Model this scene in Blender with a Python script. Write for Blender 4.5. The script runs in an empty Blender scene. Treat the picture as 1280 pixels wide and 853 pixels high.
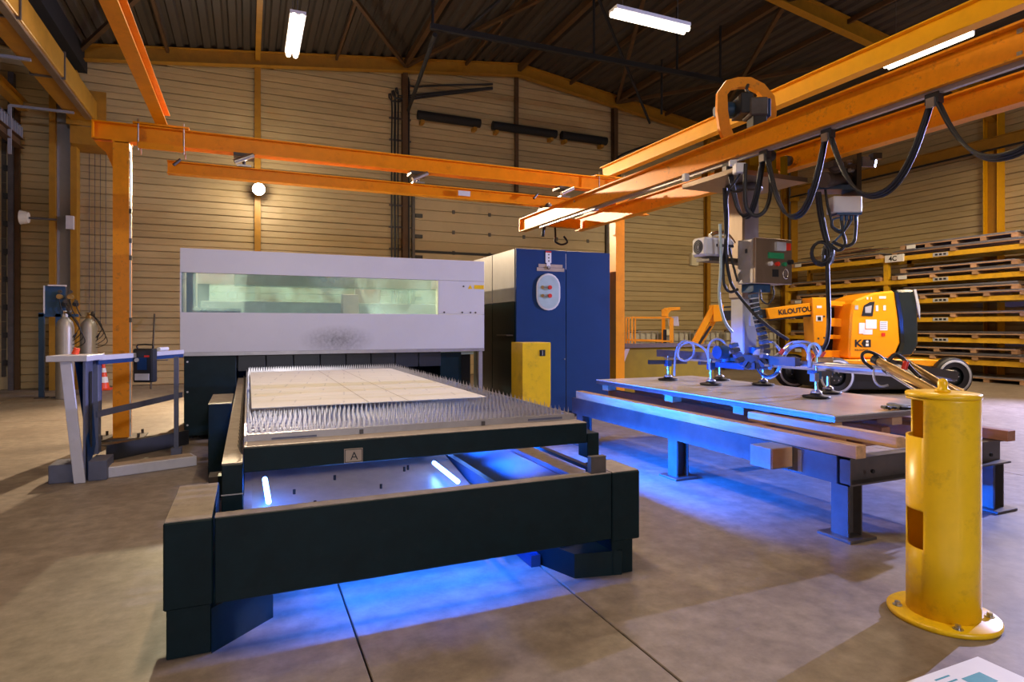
import bpy, bmesh, math, random
from mathutils import Vector, Matrix
random.seed(7)
S = bpy.context.scene
C = S.collection
PI = math.pi

# ------------------------------------------------------------------ camera, world, view
FPX, EYE, HOR = 760.0, 1.45, 408.0
TH = math.atan(330 / 760.0)
SN, CS = math.sin(TH), math.cos(TH)
cam_d = bpy.data.cameras.new('camera')
cam = bpy.data.objects.new('camera', cam_d); C.objects.link(cam)
cam.location = (0, 0, EYE)
cam.rotation_euler = (PI / 2, 0, -TH)
cam_d.sensor_width = 36.0
cam_d.lens = 36.0 * FPX / 1280.0
cam_d.shift_y = -(426.5 - HOR) / 1280.0
cam_d.clip_start = 0.05
cam_d.clip_end = 200
S.camera = cam
S.view_settings.view_transform = 'Standard'
S.view_settings.look = 'None'
S.view_settings.gamma = 1.0
S.view_settings.use_curve_mapping = False
S.view_settings.exposure = -0.15
W = bpy.data.worlds.new('hall_world'); S.world = W
W.use_nodes = True
W.node_tree.nodes['Background'].inputs['Color'].default_value = (0.9, 0.75, 0.6, 1)
W.node_tree.nodes['Background'].inputs['Strength'].default_value = 0.006
WARM = (1.0, 0.74, 0.45)
COOL = (0.74, 0.76, 1.0)
LILAC = (0.50, 0.52, 1.0)
BLUE = (0.0, 0.12, 1.0)
P_TUBE, P_FAR, P_FLOOD, P_WALL_FILL, P_SIDE, P_FRONT, P_BLUE, P_WARM = 205, 10, 6000, 95, 14000, 1850, 5, 2000


def V(px, py, d):
    """world point seen at photo pixel (px, py) at depth d along the view axis"""
    r = (px - 640) / FPX
    return Vector(((SN + CS * r) * d, (CS - SN * r) * d, EYE + (HOR - py) / FPX * d))


# ------------------------------------------------------------------ materials
MATS = {}


def mat(name, col, rough=0.5, metal=0.0, var=0.12, scale=6.0, bump=0.0, dirt=None, dirt_amt=0.0, dirt_scale=3.0,
        rand=0.0, stretch=(1, 1, 1), emit=None, emit_s=0.0, spec=0.5):
    m = bpy.data.materials.new(name); m.use_nodes = True
    nt = m.node_tree; N = nt.nodes; L = nt.links
    b = N['Principled BSDF']
    b.inputs['Roughness'].default_value = rough
    b.inputs['Metallic'].default_value = metal
    b.inputs['Specular IOR Level'].default_value = spec
    tc = N.new('ShaderNodeTexCoord'); mp = N.new('ShaderNodeMapping')
    mp.inputs['Scale'].default_value = stretch
    gm = N.new('ShaderNodeNewGeometry')
    L.new(gm.outputs['Position'], mp.inputs['Vector'])
    nz = N.new('ShaderNodeTexNoise'); nz.inputs['Scale'].default_value = scale
    nz.inputs['Detail'].default_value = 6; nz.inputs['Roughness'].default_value = 0.65
    L.new(mp.outputs['Vector'], nz.inputs['Vector'])
    cr = N.new('ShaderNodeValToRGB')
    lo = [max(0, c * (1 - var)) for c in col]; hi = [min(1, c * (1 + var)) for c in col]
    cr.color_ramp.elements[0].position = 0.3; cr.color_ramp.elements[0].color = (*lo, 1)
    cr.color_ramp.elements[1].position = 0.7; cr.color_ramp.elements[1].color = (*hi, 1)
    L.new(nz.outputs['Fac'], cr.inputs['Fac'])
    out = cr.outputs['Color']
    if dirt:
        n2 = N.new('ShaderNodeTexNoise'); n2.inputs['Scale'].default_value = dirt_scale
        n2.inputs['Detail'].default_value = 8; n2.inputs['Roughness'].default_value = 0.75
        L.new(mp.outputs['Vector'], n2.inputs['Vector'])
        c2 = N.new('ShaderNodeValToRGB')
        c2.color_ramp.elements[0].position = 0.46 if name == 'concrete' else 0.55; c2.color_ramp.elements[0].color = (0, 0, 0, 1)
        c2.color_ramp.elements[1].position = 0.72; c2.color_ramp.elements[1].color = (dirt_amt,) * 3 + (1,)
        L.new(n2.outputs['Fac'], c2.inputs['Fac'])
        mx = N.new('ShaderNodeMixRGB'); mx.inputs['Color2'].default_value = (*dirt, 1)
        L.new(c2.outputs['Color'], mx.inputs['Fac']); L.new(out, mx.inputs['Color1'])
        out = mx.outputs['Color']
    if rand:
        oi = N.new('ShaderNodeObjectInfo'); hs = N.new('ShaderNodeHueSaturation')
        mr = N.new('ShaderNodeMapRange'); mr.inputs['To Min'].default_value = 1 - rand; mr.inputs['To Max'].default_value = 1 + rand
        L.new(oi.outputs['Random'], mr.inputs['Value']); L.new(mr.outputs['Result'], hs.inputs['Value'])
        L.new(out, hs.inputs['Color']); out = hs.outputs['Color']
    L.new(out, b.inputs['Base Color'])
    if bump:
        bp = N.new('ShaderNodeBump'); bp.inputs['Strength'].default_value = bump; bp.inputs['Distance'].default_value = 0.01
        L.new(nz.outputs['Fac'], bp.inputs['Height']); L.new(bp.outputs['Normal'], b.inputs['Normal'])
    if emit:
        b.inputs['Emission Color'].default_value = (*emit, 1); b.inputs['Emission Strength'].default_value = emit_s
    MATS[name] = m
    return m


mat('concrete', (0.245, 0.2, 0.16), 0.5, var=0.3, scale=9, bump=0.12, dirt=(0.14, 0.105, 0.08), dirt_amt=0.8, dirt_scale=1.3)
mat('siding', (0.46, 0.355, 0.185), 0.5, var=0.10, scale=2.2, dirt=(0.24, 0.17, 0.10), dirt_amt=0.45, dirt_scale=0.8, rand=0.10, stretch=(.4, .4, 2))
mat('door_panel', (0.56, 0.45, 0.26), 0.45, var=0.06, scale=2, dirt=(0.25, 0.18, 0.1), dirt_amt=0.3, dirt_scale=0.9, rand=0.05)
mat('roof_deck', (0.05, 0.039, 0.029), 0.7, var=0.25, scale=1.2, stretch=(3, .25, 1), dirt=(0.10, 0.07, 0.05), dirt_amt=0.6, dirt_scale=0.8)
mat('frame_yellow', (0.36, 0.175, 0.008), 0.5, var=0.18, scale=4, dirt=(0.10, 0.05, 0.02), dirt_amt=0.6, dirt_scale=2)
mat('roof_brown', (0.085, 0.042, 0.014), 0.6, var=0.2, scale=4)
mat('orange', (0.88, 0.30, 0.0), 0.36, spec=.3, var=0.08, scale=5, dirt=(0.30, 0.09, 0.01), dirt_amt=0.4, dirt_scale=4)
mat('orange_worn', (0.88, 0.305, 0.0), 0.4, spec=.35, var=0.12, scale=9, dirt=(0.16, 0.06, 0.02), dirt_amt=0.75, dirt_scale=9)
mat('beam_yellow', (0.95, 0.48, 0.0), 0.4, var=0.08, scale=5)
mat('lift_orange', (0.92, 0.36, 0.005), 0.3, var=0.05, scale=4)
mat('safety_yellow', (0.90, 0.56, 0.008), 0.33, var=0.06, scale=6, dirt=(0.40, 0.22, 0.02), dirt_amt=0.6, dirt_scale=5)
mat('ochre', (0.24, 0.155, 0.0), 0.6, spec=.15, var=0.12, scale=4)
mat('rack_yellow', (0.72, 0.40, 0.015), 0.45, var=0.14, scale=5, dirt=(0.25, 0.12, 0.02), dirt_amt=0.5, dirt_scale=4)
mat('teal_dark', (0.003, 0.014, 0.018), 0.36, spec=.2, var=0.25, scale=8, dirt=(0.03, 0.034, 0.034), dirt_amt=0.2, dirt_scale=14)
mat('beige_top', (0.30, 0.25, 0.20), 0.6, var=0.2, scale=12, dirt=(0.03, 0.05, 0.06), dirt_amt=0.5, dirt_scale=10)  # paler beige for the tops of the teal parts
mat('blue_paint', (0.003, 0.036, 0.15), 0.35, var=0.08, scale=3)
mat('blue_frame', (0.02, 0.07, 0.16), 0.4, var=0.15, scale=6)
mat('lilac_lit_white', (0.55, 0.55, 0.62), 0.45, var=0.06, scale=5, dirt=(0.2, 0.2, 0.25), dirt_amt=0.2, dirt_scale=9)  # white paint with the lilac tint of cool light in its colour
mat('slate_paint', (0.10, 0.11, 0.17), 0.5, var=0.15, scale=6)
mat('grey_cabinet', (0.24, 0.25, 0.28), 0.35, var=0.1, scale=3)
mat('galvanised', (0.42, 0.40, 0.40), 0.38, 0.6, var=0.12, scale=7, dirt=(0.2, 0.17, 0.15), dirt_amt=0.3)
mat('spike_steel', (0.55, 0.52, 0.49), 0.3, 0.85, var=0.1, scale=20)
mat('steel', (0.50, 0.49, 0.48), 0.28, 0.9, var=0.1, scale=6, dirt=(0.22, 0.19, 0.17), dirt_amt=0.4, dirt_scale=3)
mat('mast_steel', (0.34, 0.27, 0.21), 0.34, 0.8, var=0.12, scale=5, stretch=(1, 1, .25), dirt=(0.2, 0.13, 0.09), dirt_amt=0.5, dirt_scale=3)
mat('dark_steel', (0.10, 0.09, 0.085), 0.45, 0.5, var=0.25, scale=6, dirt=(0.2, 0.12, 0.07), dirt_amt=0.4, dirt_scale=5)
mat('raw_steel', (0.125, 0.108, 0.102), 0.42, 0.55, var=0.2, scale=5, dirt=(0.22, 0.13, 0.08), dirt_amt=0.3, dirt_scale=3)
mat('chrome', (0.8, 0.79, 0.77), 0.12, 1.0, var=0.03)
mat('gold_metal', (0.80, 0.50, 0.16), 0.28, 0.7, var=0.08)
mat('black_rubber', (0.012, 0.012, 0.014), 0.5, var=0.2)
mat('black_matte', (0.008, 0.008, 0.009), 0.8, var=0.1)
mat('black_plastic', (0.018, 0.02, 0.024), 0.35, var=0.15)
mat('grey_hose', (0.30, 0.31, 0.36), 0.35, var=0.1)
mat('grey_plastic', (0.45, 0.46, 0.50), 0.4, var=0.06)
mat('light_grey', (0.62, 0.62, 0.64), 0.4, var=0.05, scale=4)
mat('counterweight', (0.018, 0.025, 0.028), 0.25, var=0.12, scale=3)
mat('wood', (0.50, 0.29, 0.14), 0.65, var=0.25, scale=5, stretch=(4, .6, 4), rand=0.22)
mat('wood_red', (0.36, 0.16, 0.09), 0.65, var=0.25, scale=5, stretch=(4, .6, 4), rand=0.15)
mat('pallet_wood', (0.46, 0.27, 0.15), 0.7, var=0.22, scale=4, rand=0.25)
mat('sheet_stack', (0.74, 0.71, 0.70), 0.22, 0.15, var=0.10, scale=3, dirt=(0.25, 0.2, 0.18), dirt_amt=0.4, dirt_scale=2)
mat('rack_sheet', (0.26, 0.26, 0.30), 0.3, 0.7, var=0.2, scale=2, rand=0.35)
mat('white_paper', (0.80, 0.80, 0.80), 0.6, var=0.03)
mat('cream', (0.70, 0.66, 0.50), 0.5, var=0.04)
mat('pale_blue', (0.40, 0.52, 0.55), 0.4, var=0.08)
mat('red', (0.65, 0.03, 0.015), 0.4, var=0.08)
mat('cone_red', (0.85, 0.08, 0.02), 0.4, var=0.05)
mat('green', (0.02, 0.25, 0.10), 0.4)
mat('teal_print', (0.03, 0.30, 0.36), 0.5)
mat('text_black', (0.006, 0.006, 0.006), 0.5, var=0)
mat('tank_white', (0.46, 0.44, 0.38), 0.5, var=0.08)
mat('cylinder_grey', (0.36, 0.34, 0.30), 0.4, 0.3, var=0.08)
mat('glove_fabric', (0.26, 0.25, 0.20), 0.9, var=0.3, scale=30)
mat('tape', (0.42, 0.33, 0.25), 0.5, var=0.1)
mat('brass', (0.62, 0.40, 0.15), 0.3, 0.8)
mat('lamp_glow', (1, 1, 1), 0.4, emit=(1.0, 0.88, 0.66), emit_s=5)
mat('flood_glow', (1, 1, 1), 0.4, emit=(1.0, 0.97, 0.95), emit_s=400)
mat('blue_glow', (1, 1, 1), 0.4, emit=(0.10, 0.30, 1.0), emit_s=28)
# white laser housing with a soot smudge over the bed
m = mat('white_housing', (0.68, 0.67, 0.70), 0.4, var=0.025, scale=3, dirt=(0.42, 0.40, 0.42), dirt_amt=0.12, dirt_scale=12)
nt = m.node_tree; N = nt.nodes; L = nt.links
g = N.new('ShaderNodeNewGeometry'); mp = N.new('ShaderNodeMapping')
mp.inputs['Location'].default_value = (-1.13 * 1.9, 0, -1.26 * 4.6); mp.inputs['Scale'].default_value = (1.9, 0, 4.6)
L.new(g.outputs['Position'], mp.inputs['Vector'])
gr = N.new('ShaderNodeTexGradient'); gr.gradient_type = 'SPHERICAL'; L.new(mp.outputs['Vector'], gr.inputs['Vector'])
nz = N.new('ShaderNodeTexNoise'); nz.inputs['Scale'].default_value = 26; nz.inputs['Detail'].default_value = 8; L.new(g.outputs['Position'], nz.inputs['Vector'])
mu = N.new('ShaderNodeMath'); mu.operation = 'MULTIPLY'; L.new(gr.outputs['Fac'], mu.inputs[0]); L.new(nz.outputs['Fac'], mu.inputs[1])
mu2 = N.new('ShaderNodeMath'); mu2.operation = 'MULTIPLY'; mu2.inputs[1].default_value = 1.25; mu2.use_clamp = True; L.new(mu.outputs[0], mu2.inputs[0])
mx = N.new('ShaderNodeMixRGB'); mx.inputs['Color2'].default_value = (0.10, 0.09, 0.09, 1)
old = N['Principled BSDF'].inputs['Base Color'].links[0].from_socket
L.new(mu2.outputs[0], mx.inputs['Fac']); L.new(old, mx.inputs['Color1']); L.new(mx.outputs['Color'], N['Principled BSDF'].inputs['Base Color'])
# protective film on the sheet: faint rows of dashes and lap seams
m = mat('film_sheet', (0.78, 0.78, 0.78), 0.45, 0.0, var=0.03, scale=2)
nt = m.node_tree; N = nt.nodes; L = nt.links
g = N.new('ShaderNodeNewGeometry'); br = N.new('ShaderNodeTexBrick')
mp = N.new('ShaderNodeMapping'); mp.inputs['Rotation'].default_value = (0, 0, 0.14); L.new(g.outputs['Position'], mp.inputs['Vector'])
br.inputs['Scale'].default_value = 1.0; br.inputs['Brick Width'].default_value = 0.31; br.inputs['Row Height'].default_value = 0.24
br.inputs['Mortar Size'].default_value = 0.006
br.inputs['Color1'].default_value = (1, 1, 1, 1); br.inputs['Color2'].default_value = (1, 1, 1, 1); br.inputs['Mortar'].default_value = (0, 0, 0, 1)
L.new(mp.outputs['Vector'], br.inputs['Vector'])
nz = N.new('ShaderNodeTexNoise'); nz.inputs['Scale'].default_value = 7; L.new(g.outputs['Position'], nz.inputs['Vector'])
gt = N.new('ShaderNodeMath'); gt.operation = 'LESS_THAN'; gt.inputs[1].default_value = 0.47; L.new(nz.outputs['Fac'], gt.inputs[0])
mm = N.new('ShaderNodeMath'); mm.operation = 'MAXIMUM'; L.new(br.outputs['Color'], mm.inputs[0]); L.new(gt.outputs[0], mm.inputs[1])
inv = N.new('ShaderNodeMath'); inv.operation = 'SUBTRACT'; inv.inputs[0].default_value = 1; L.new(mm.outputs[0], inv.inputs[1])
mx = N.new('ShaderNodeMixRGB'); mx.inputs['Color2'].default_value = (0.60, 0.61, 0.65, 1)
old = N['Principled BSDF'].inputs['Base Color'].links[0].from_socket
L.new(inv.outputs[0], mx.inputs['Fac']); L.new(old, mx.inputs['Color1']); L.new(mx.outputs['Color'], N['Principled BSDF'].inputs['Base Color'])
# glass
m = bpy.data.materials.new('window_glass'); m.use_nodes = True; MATS['window_glass'] = m
nt = m.node_tree; N = nt.nodes; L = nt.links; N.remove(N['Principled BSDF'])
tr = N.new('ShaderNodeBsdfTransparent'); tr.inputs['Color'].default_value = (0.90, 0.97, 0.955, 1)
gl = N.new('ShaderNodeBsdfGlossy'); gl.inputs['Roughness'].default_value = 0.04
d0 = N.new('ShaderNodeBsdfDiffuse'); d0.inputs['Color'].default_value = (0.72, 0.92, 0.92, 1)
t0 = N.new('ShaderNodeBsdfTranslucent'); t0.inputs['Color'].default_value = (0.55, 0.92, 1.0, 1)
df = N.new('ShaderNodeMixShader'); L.new(d0.outputs[0], df.inputs[1]); L.new(t0.outputs[0], df.inputs[2])
fr = N.new('ShaderNodeFresnel'); fr.inputs['IOR'].default_value = 1.5
nz = N.new('ShaderNodeTexNoise'); nz.inputs['Scale'].default_value = 2.5; nz.inputs['Detail'].default_value = 8
g = N.new('ShaderNodeNewGeometry'); L.new(g.outputs['Position'], nz.inputs['Vector'])
mr = N.new('ShaderNodeMapRange'); mr.inputs['From Min'].default_value = .4; mr.inputs['From Max'].default_value = .8
mr.inputs['To Min'].default_value = .06; mr.inputs['To Max'].default_value = .42; L.new(nz.outputs['Fac'], mr.inputs['Value'])
m1 = N.new('ShaderNodeMixShader'); m2 = N.new('ShaderNodeMixShader')
L.new(mr.outputs['Result'], m1.inputs['Fac']); L.new(tr.outputs[0], m1.inputs[1]); L.new(df.outputs[0], m1.inputs[2])
L.new(fr.outputs[0], m2.inputs['Fac']); L.new(m1.outputs[0], m2.inputs[1]); L.new(gl.outputs[0], m2.inputs[2])
L.new(m2.outputs[0], N['Material Output'].inputs['Surface'])


# ------------------------------------------------------------------ mesh helpers
ORG = {}


class MB:
    def __init__(s):
        s.v = []; s.f = []; s.sm = []

    def add(s, vs, fs, smooth=False):
        o = len(s.v); s.v += [Vector(p) for p in vs]
        for f in fs:
            s.f.append([i + o for i in f]); s.sm.append(smooth)
        return s

    def box(s, x0, x1, y0, y1, z0, z1):
        if x0 > x1: x0, x1 = x1, x0
        if y0 > y1: y0, y1 = y1, y0
        if z0 > z1: z0, z1 = z1, z0
        vs = [(x, y, z) for z in (z0, z1) for y in (y0, y1) for x in (x0, x1)]
        return s.add(vs, [(0, 2, 3, 1), (4, 5, 7, 6), (0, 1, 5, 4), (2, 6, 7, 3), (0, 4, 6, 2), (1, 3, 7, 5)])

    def obox(s, c, size, M=None):
        b = MB().box(-size[0] / 2, size[0] / 2, -size[1] / 2, size[1] / 2, -size[2] / 2, size[2] / 2)
        M = M or Matrix.Identity(3)
        return s.add([Vector(c) + M @ p for p in b.v], b.f)

    def bar(s, a, b, w, h, up=(0, 0, 1)):
        """rectangular bar from a to b, w across, h along up"""
        a = Vector(a); b = Vector(b); d = (b - a).normalized()
        u = Vector(up)
        if abs(d.dot(u)) > .98: u = Vector((0, 1, 0))
        sd = d.cross(u).normalized(); u = sd.cross(d).normalized()
        vs = [p + sd * (i * w / 2) + u * (j * h / 2) for p in (a, b) for j in (-1, 1) for i in (-1, 1)]
        return s.add(vs, [(0, 1, 3, 2), (4, 6, 7, 5), (0, 4, 5, 1), (2, 3, 7, 6), (0, 2, 6, 4), (1, 5, 7, 3)])

    def ibeam(s, a, b, w, h, tf=.012, tw=.01, up=(0, 0, 1)):
        a = Vector(a); b = Vector(b); d = (b - a).normalized(); u = Vector(up)
        if abs(d.dot(u)) > .98: u = Vector((0, 1, 0))
        sd = d.cross(u).normalized(); u = sd.cross(d).normalized()
        o = u * (h / 2 - tf / 2)
        s.bar(a + o, b + o, w, tf, u); s.bar(a - o, b - o, w, tf, u)
        return s.bar(a, b, tw, h - 2 * tf, u)

    def channel(s, a, b, w, h, t=.012, side=1):
        """C channel from a to b, flanges towards side"""
        a = Vector(a); b = Vector(b); d = (b - a).normalized(); u = Vector((0, 0, 1))
        sd = d.cross(u).normalized() * side; o = u * (h / 2 - t / 2)
        s.bar(a + o, b + o, w, t); s.bar(a - o, b - o, w, t)
        e = sd * (-(w / 2 - t / 2))
        return s.bar(a + e, b + e, t, h - 2 * t)

    def cyl(s, a, b, r0, r1=None, n=16, caps=True):
        r1 = r0 if r1 is None else r1
        a = Vector(a); b = Vector(b); d = (b - a).normalized()
        t = Vector((0, 0, 1)) if abs(d.z) < .9 else Vector((1, 0, 0))
        u = d.cross(t).normalized(); w = d.cross(u).normalized()
        vs = []
        for p, r in ((a, r0), (b, r1)):
            for i in range(n):
                an = 2 * PI * i / n
                vs.append(p + (u * math.cos(an) + w * math.sin(an)) * r)
        s.add(vs, [(i, (i + 1) % n, n + (i + 1) % n, n + i) for i in range(n)], True)
        if caps:
            s.add(vs[:n], [tuple(range(n))[::-1]]); s.add(vs[n:], [tuple(range(n))])
        return s

    def tube(s, pts, r, n=8, sub=6, closed=False):
        pts = [Vector(p) for p in pts]
        if sub > 1 and len(pts) > 2:
            q = []
            for i in range(len(pts) - 1):
                p0 = pts[max(0, i - 1)]; p1 = pts[i]; p2 = pts[i + 1]; p3 = pts[min(len(pts) - 1, i + 2)]
                for k in range(sub):
                    t = k / sub
                    q.append(.5 * ((2 * p1) + (p2 - p0) * t + (2 * p0 - 5 * p1 + 4 * p2 - p3) * t * t + (3 * p1 - p0 - 3 * p2 + p3) * t ** 3))
            q.append(pts[-1]); pts = q
        vs = []; u = None
        for i, p in enumerate(pts):
            d = (pts[min(i + 1, len(pts) - 1)] - pts[max(i - 1, 0)])
            if d.length < 1e-6: d = Vector((0, 0, 1))
            d.normalize()
            if u is None:
                t = Vector((0, 0, 1)) if abs(d.z) < .9 else Vector((1, 0, 0)); u = d.cross(t).normalized()
            else:
                u = (u - d * u.dot(d)).normalized()
            w = d.cross(u)
            for k in range(n):
                an = 2 * PI * k / n
                vs.append(p + (u * math.cos(an) + w * math.sin(an)) * r)
        m = len(pts); fs = []
        for i in range(m - 1):
            for k in range(n):
                fs.append((i * n + k, i * n + (k + 1) % n, (i + 1) * n + (k + 1) % n, (i + 1) * n + k))
        s.add(vs, fs, True)
        s.add(vs[:n], [tuple(range(n))[::-1]]); s.add(vs[-n:], [tuple(range(n))])
        return s

    def prism(s, poly, o, u, v, w0, w1):
        """polygon in the (u, v) plane at o, extruded along u x v from w0 to w1"""
        o = Vector(o); u = Vector(u); v = Vector(v); w = u.cross(v)
        n = len(poly)
        vs = [o + u * a + v * b + w * w0 for a, b in poly] + [o + u * a + v * b + w * w1 for a, b in poly]
        area = sum(poly[i][0] * poly[(i + 1) % n][1] - poly[(i + 1) % n][0] * poly[i][1] for i in range(n))
        fs = [tuple(range(n))[::-1], tuple(range(n, 2 * n))] + [(i, (i + 1) % n, n + (i + 1) % n, n + i) for i in range(n)]
        if (area < 0) != (w1 < w0): fs = [f[::-1] for f in fs]
        return s.add(vs, fs)

    def lathe(s, c, prof, n=24, axis='z'):
        c = Vector(c); vs = []
        for r, z in prof:
            for i in range(n):
                an = 2 * PI * i / n
                q = Vector((r * math.cos(an), r * math.sin(an), z))
                if axis == 'y': q = Vector((q.x, -q.z, q.y))
                if axis == 'x': q = Vector((q.z, q.x, q.y))
                vs.append(c + q)
        fs = [(i * n + k, i * n + (k + 1) % n, (i + 1) * n + (k + 1) % n, (i + 1) * n + k) for i in range(len(prof) - 1) for k in range(n)]
        return s.add(vs, fs, True)

    def sphere(s, c, r, n=12, sq=(1, 1, 1)):
        prof = [(max(1e-4, r * math.sin(PI * i / 8)), -r * math.cos(PI * i / 8)) for i in range(9)]
        b = MB().lathe((0, 0, 0), prof, n)
        return s.add([Vector(c) + Vector((p.x * sq[0], p.y * sq[1], p.z * sq[2])) for p in b.v], b.f, True)

    def build(s, name, material, parent=None, bevel=0.0, label=None, cat=None, group=None, kind=None, org=None):
        me = bpy.data.meshes.new(name)
        if parent is not None:
            o = ORG[parent.name]
        else:
            xs = [p.x for p in s.v]; ys = [p.y for p in s.v]
            o = Vector(org) if org else Vector(((min(xs) + max(xs)) / 2, (min(ys) + max(ys)) / 2, min(p.z for p in s.v)))
        me.from_pydata([tuple(p - o) for p in s.v], [], s.f)
        me.polygons.foreach_set('use_smooth', s.sm)
        me.materials.append(MATS[material]); me.update()
        ob = bpy.data.objects.new(name, me); C.objects.link(ob)
        if parent is not None:
            ob.parent = parent
        else:
            ob.location = o
        ORG[ob.name] = o
        if bevel:
            bv = ob.modifiers.new('edge', 'BEVEL'); bv.width = bevel; bv.segments = 1; bv.limit_method = 'ANGLE'; bv.angle_limit = 0.9
        tag(ob, label, cat, group, kind)
        return ob


def tag(o, label=None, cat=None, group=None, kind=None):
    if label: o['label'] = label
    if cat: o['category'] = cat
    if group: o['group'] = group
    if kind: o['kind'] = kind
    return o


def thing(name, loc, label, cat, group=None, kind=None):
    o = bpy.data.objects.new(name, None); C.objects.link(o)
    o.location = loc; o.empty_display_size = 0.1
    ORG[o.name] = Vector(loc)
    return tag(o, label, cat, group, kind)


def bx(name, material, parent, *d, bevel=0.0, **k):
    return MB().box(*d).build(name, material, parent, bevel, **k)


def text(txt, name, material, parent, o, u, v, height, width=None, bold=0.0, lift=0.002):
    """flat lettering lying in the (u, v) plane with its lower left corner at o"""
    cu = bpy.data.curves.new('lettering', 'FONT'); cu.body = txt; cu.size = 1; cu.extrude = 0; cu.offset = bold
    ob = bpy.data.objects.new('lettering', cu); C.objects.link(ob)
    dg = bpy.context.evaluated_depsgraph_get()
    me = bpy.data.meshes.new_from_object(ob.evaluated_get(dg))
    C.objects.unlink(ob); bpy.data.objects.remove(ob)
    xs = [p.co.x for p in me.vertices]; ys = [p.co.y for p in me.vertices]
    x0, x1, y0, y1 = min(xs), max(xs), min(ys), max(ys)
    sy = height / (y1 - y0); sx = (width / (x1 - x0)) if width else sy
    u = Vector(u); v = Vector(v); w = u.cross(v); o = Vector(o) + w * lift
    b = MB()
    b.add([o + u * ((p.co.x - x0) * sx) + v * ((p.co.y - y0) * sy) for p in me.vertices], [tuple(p.vertices) for p in me.polygons])
    bpy.data.meshes.remove(me)
    return b.build(name, material, parent)


def alight(name, parent, loc, rot, power, color, sx, sy=None, spread=2.4):
    l = bpy.data.lights.new(name, 'AREA'); l.energy = power; l.color = color
    l.shape = 'RECTANGLE'; l.size = sx; l.size_y = sy or sx; l.spread = spread
    o = bpy.data.objects.new(name, l); C.objects.link(o)
    o.rotation_euler = rot
    o.location = Vector(loc) - (ORG[parent.name] if parent else Vector())
    if parent: o.parent = parent
    return o


def copy_tree(o, delta, label=None, parent=None):
    c = o.copy(); C.objects.link(c)
    if parent is None:
        c.location = o.location + Vector(delta)
        if label: c['label'] = label
        ORG[c.name] = ORG[o.name] + Vector(delta)
    else:
        c.parent = parent
    for ch in list(o.children):
        copy_tree(ch, delta, None, c)
    return c


# ================================================================== SETTING
XL, XV, XR, YB, YF = -10.0, -3.85, 19.1, 17.3, -9.0
RIDGE, ZR, ZE = 7.62, 9.5, 8.0
SL = (ZR - ZE) / (XR - RIDGE)


def roof_z(x):
    if x < XV: return ZE + (XV - x) * SL
    return ZR - abs(x - RIDGE) * SL


# floor slabs
fl = MB().box(XL, XR, YF, YB, -0.3, -0.06).build('floor', 'concrete', kind='structure', label='worn beige concrete floor of the hall', cat='floor')
xs = [XL, -4.3, 0.465, 1.62, 6.9, 12.6, XR]; ys = [YF, -2.0, 11.4, YB]
for i in range(len(xs) - 1):
    for j in range(len(ys) - 1):
        bx('slab', 'concrete', fl, xs[i] + .004, xs[i + 1] - .004, ys[j] + .004, ys[j + 1] - .004, -0.06, 0, bevel=.004)


# siding panel (shared mesh, unit length along x, height .33)
def panel_mesh():
    prof = [(0, .007), (.03, .007), (.05, .018), (.05, .146), (.03, .156), (.03, .168), (.05, .176), (.05, .312), (.03, .323), (0, .323)]
    b = MB()
    n = len(prof)
    vs = [(0, -a, z) for a, z in prof] + [(1, -a, z) for a, z in prof]
    b.add(vs, [(i, (i + 1), n + (i + 1), n + i) for i in range(n - 1)] + [tuple(range(n))[::-1], tuple(range(n, 2 * n))])
    me = bpy.data.meshes.new('siding_panel'); me.from_pydata([tuple(p) for p in b.v], [], b.f)
    bm = bmesh.new(); bm.from_mesh(me); bmesh.ops.recalc_face_normals(bm, faces=bm.faces); bm.to_mesh(me); bm.free()
    me.materials.append(MATS['siding'])
    return me


PAN = panel_mesh()


def panel(parent, loc, length, rz):
    o = bpy.data.objects.new('siding_panel', PAN); C.objects.link(o)
    o.parent = parent; o.location = Vector(loc) - ORG[parent.name]; o.rotation_euler = (0, 0, rz); o.scale = (length, 1, 1)


PIT = 0.33
# back wall
wb = MB()
wb.prism([(XL, 0), (XR, 0), (XR, ZE), (RIDGE, ZR), (XV, ZE), (XL, roof_z(XL))], (0, YB + .02, 0), (1, 0, 0), (0, 0, 1), 0, -.2)
wall_b = wb.build('wall_back', 'siding', kind='structure', label='beige gable wall of horizontal metal siding panels behind the machines', cat='wall')
cols = [XL, XV, .23, 4.1, 7.6, 11.15, 15.04, XR]
D1 = (4.42, 10.85, 5.45); D2 = (-9.6, -4.98, 6.35)
for k in range(28):
    z = k * PIT
    for a, b in zip(cols[:-1], cols[1:]):
        x0, x1 = a, b
        zt = z + PIT
        if zt > roof_z(x0) or zt > roof_z(x1):
            if zt > max(roof_z(x0), roof_z(x1)): continue
            if roof_z(x0) < roof_z(x1):
                while zt > roof_z(x0): x0 += .1
            else:
                while zt > roof_z(x1): x1 -= .1
        if a >= 4 and b < 11.2 and zt <= D1[2]:
            continue
        if b <= XV and zt <= D2[2]: x0 = D2[1] + .1
        panel(wall_b, (x0 + .01, YB + .02, z), x1 - x0 - .02, 0)
for x0, x1 in ((4.1, 4.42), (10.85, 11.15)):
    for k in range(16): panel(wall_b, (x0 + .01, YB + .02, k * PIT), x1 - x0 - .02, 0)
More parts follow.
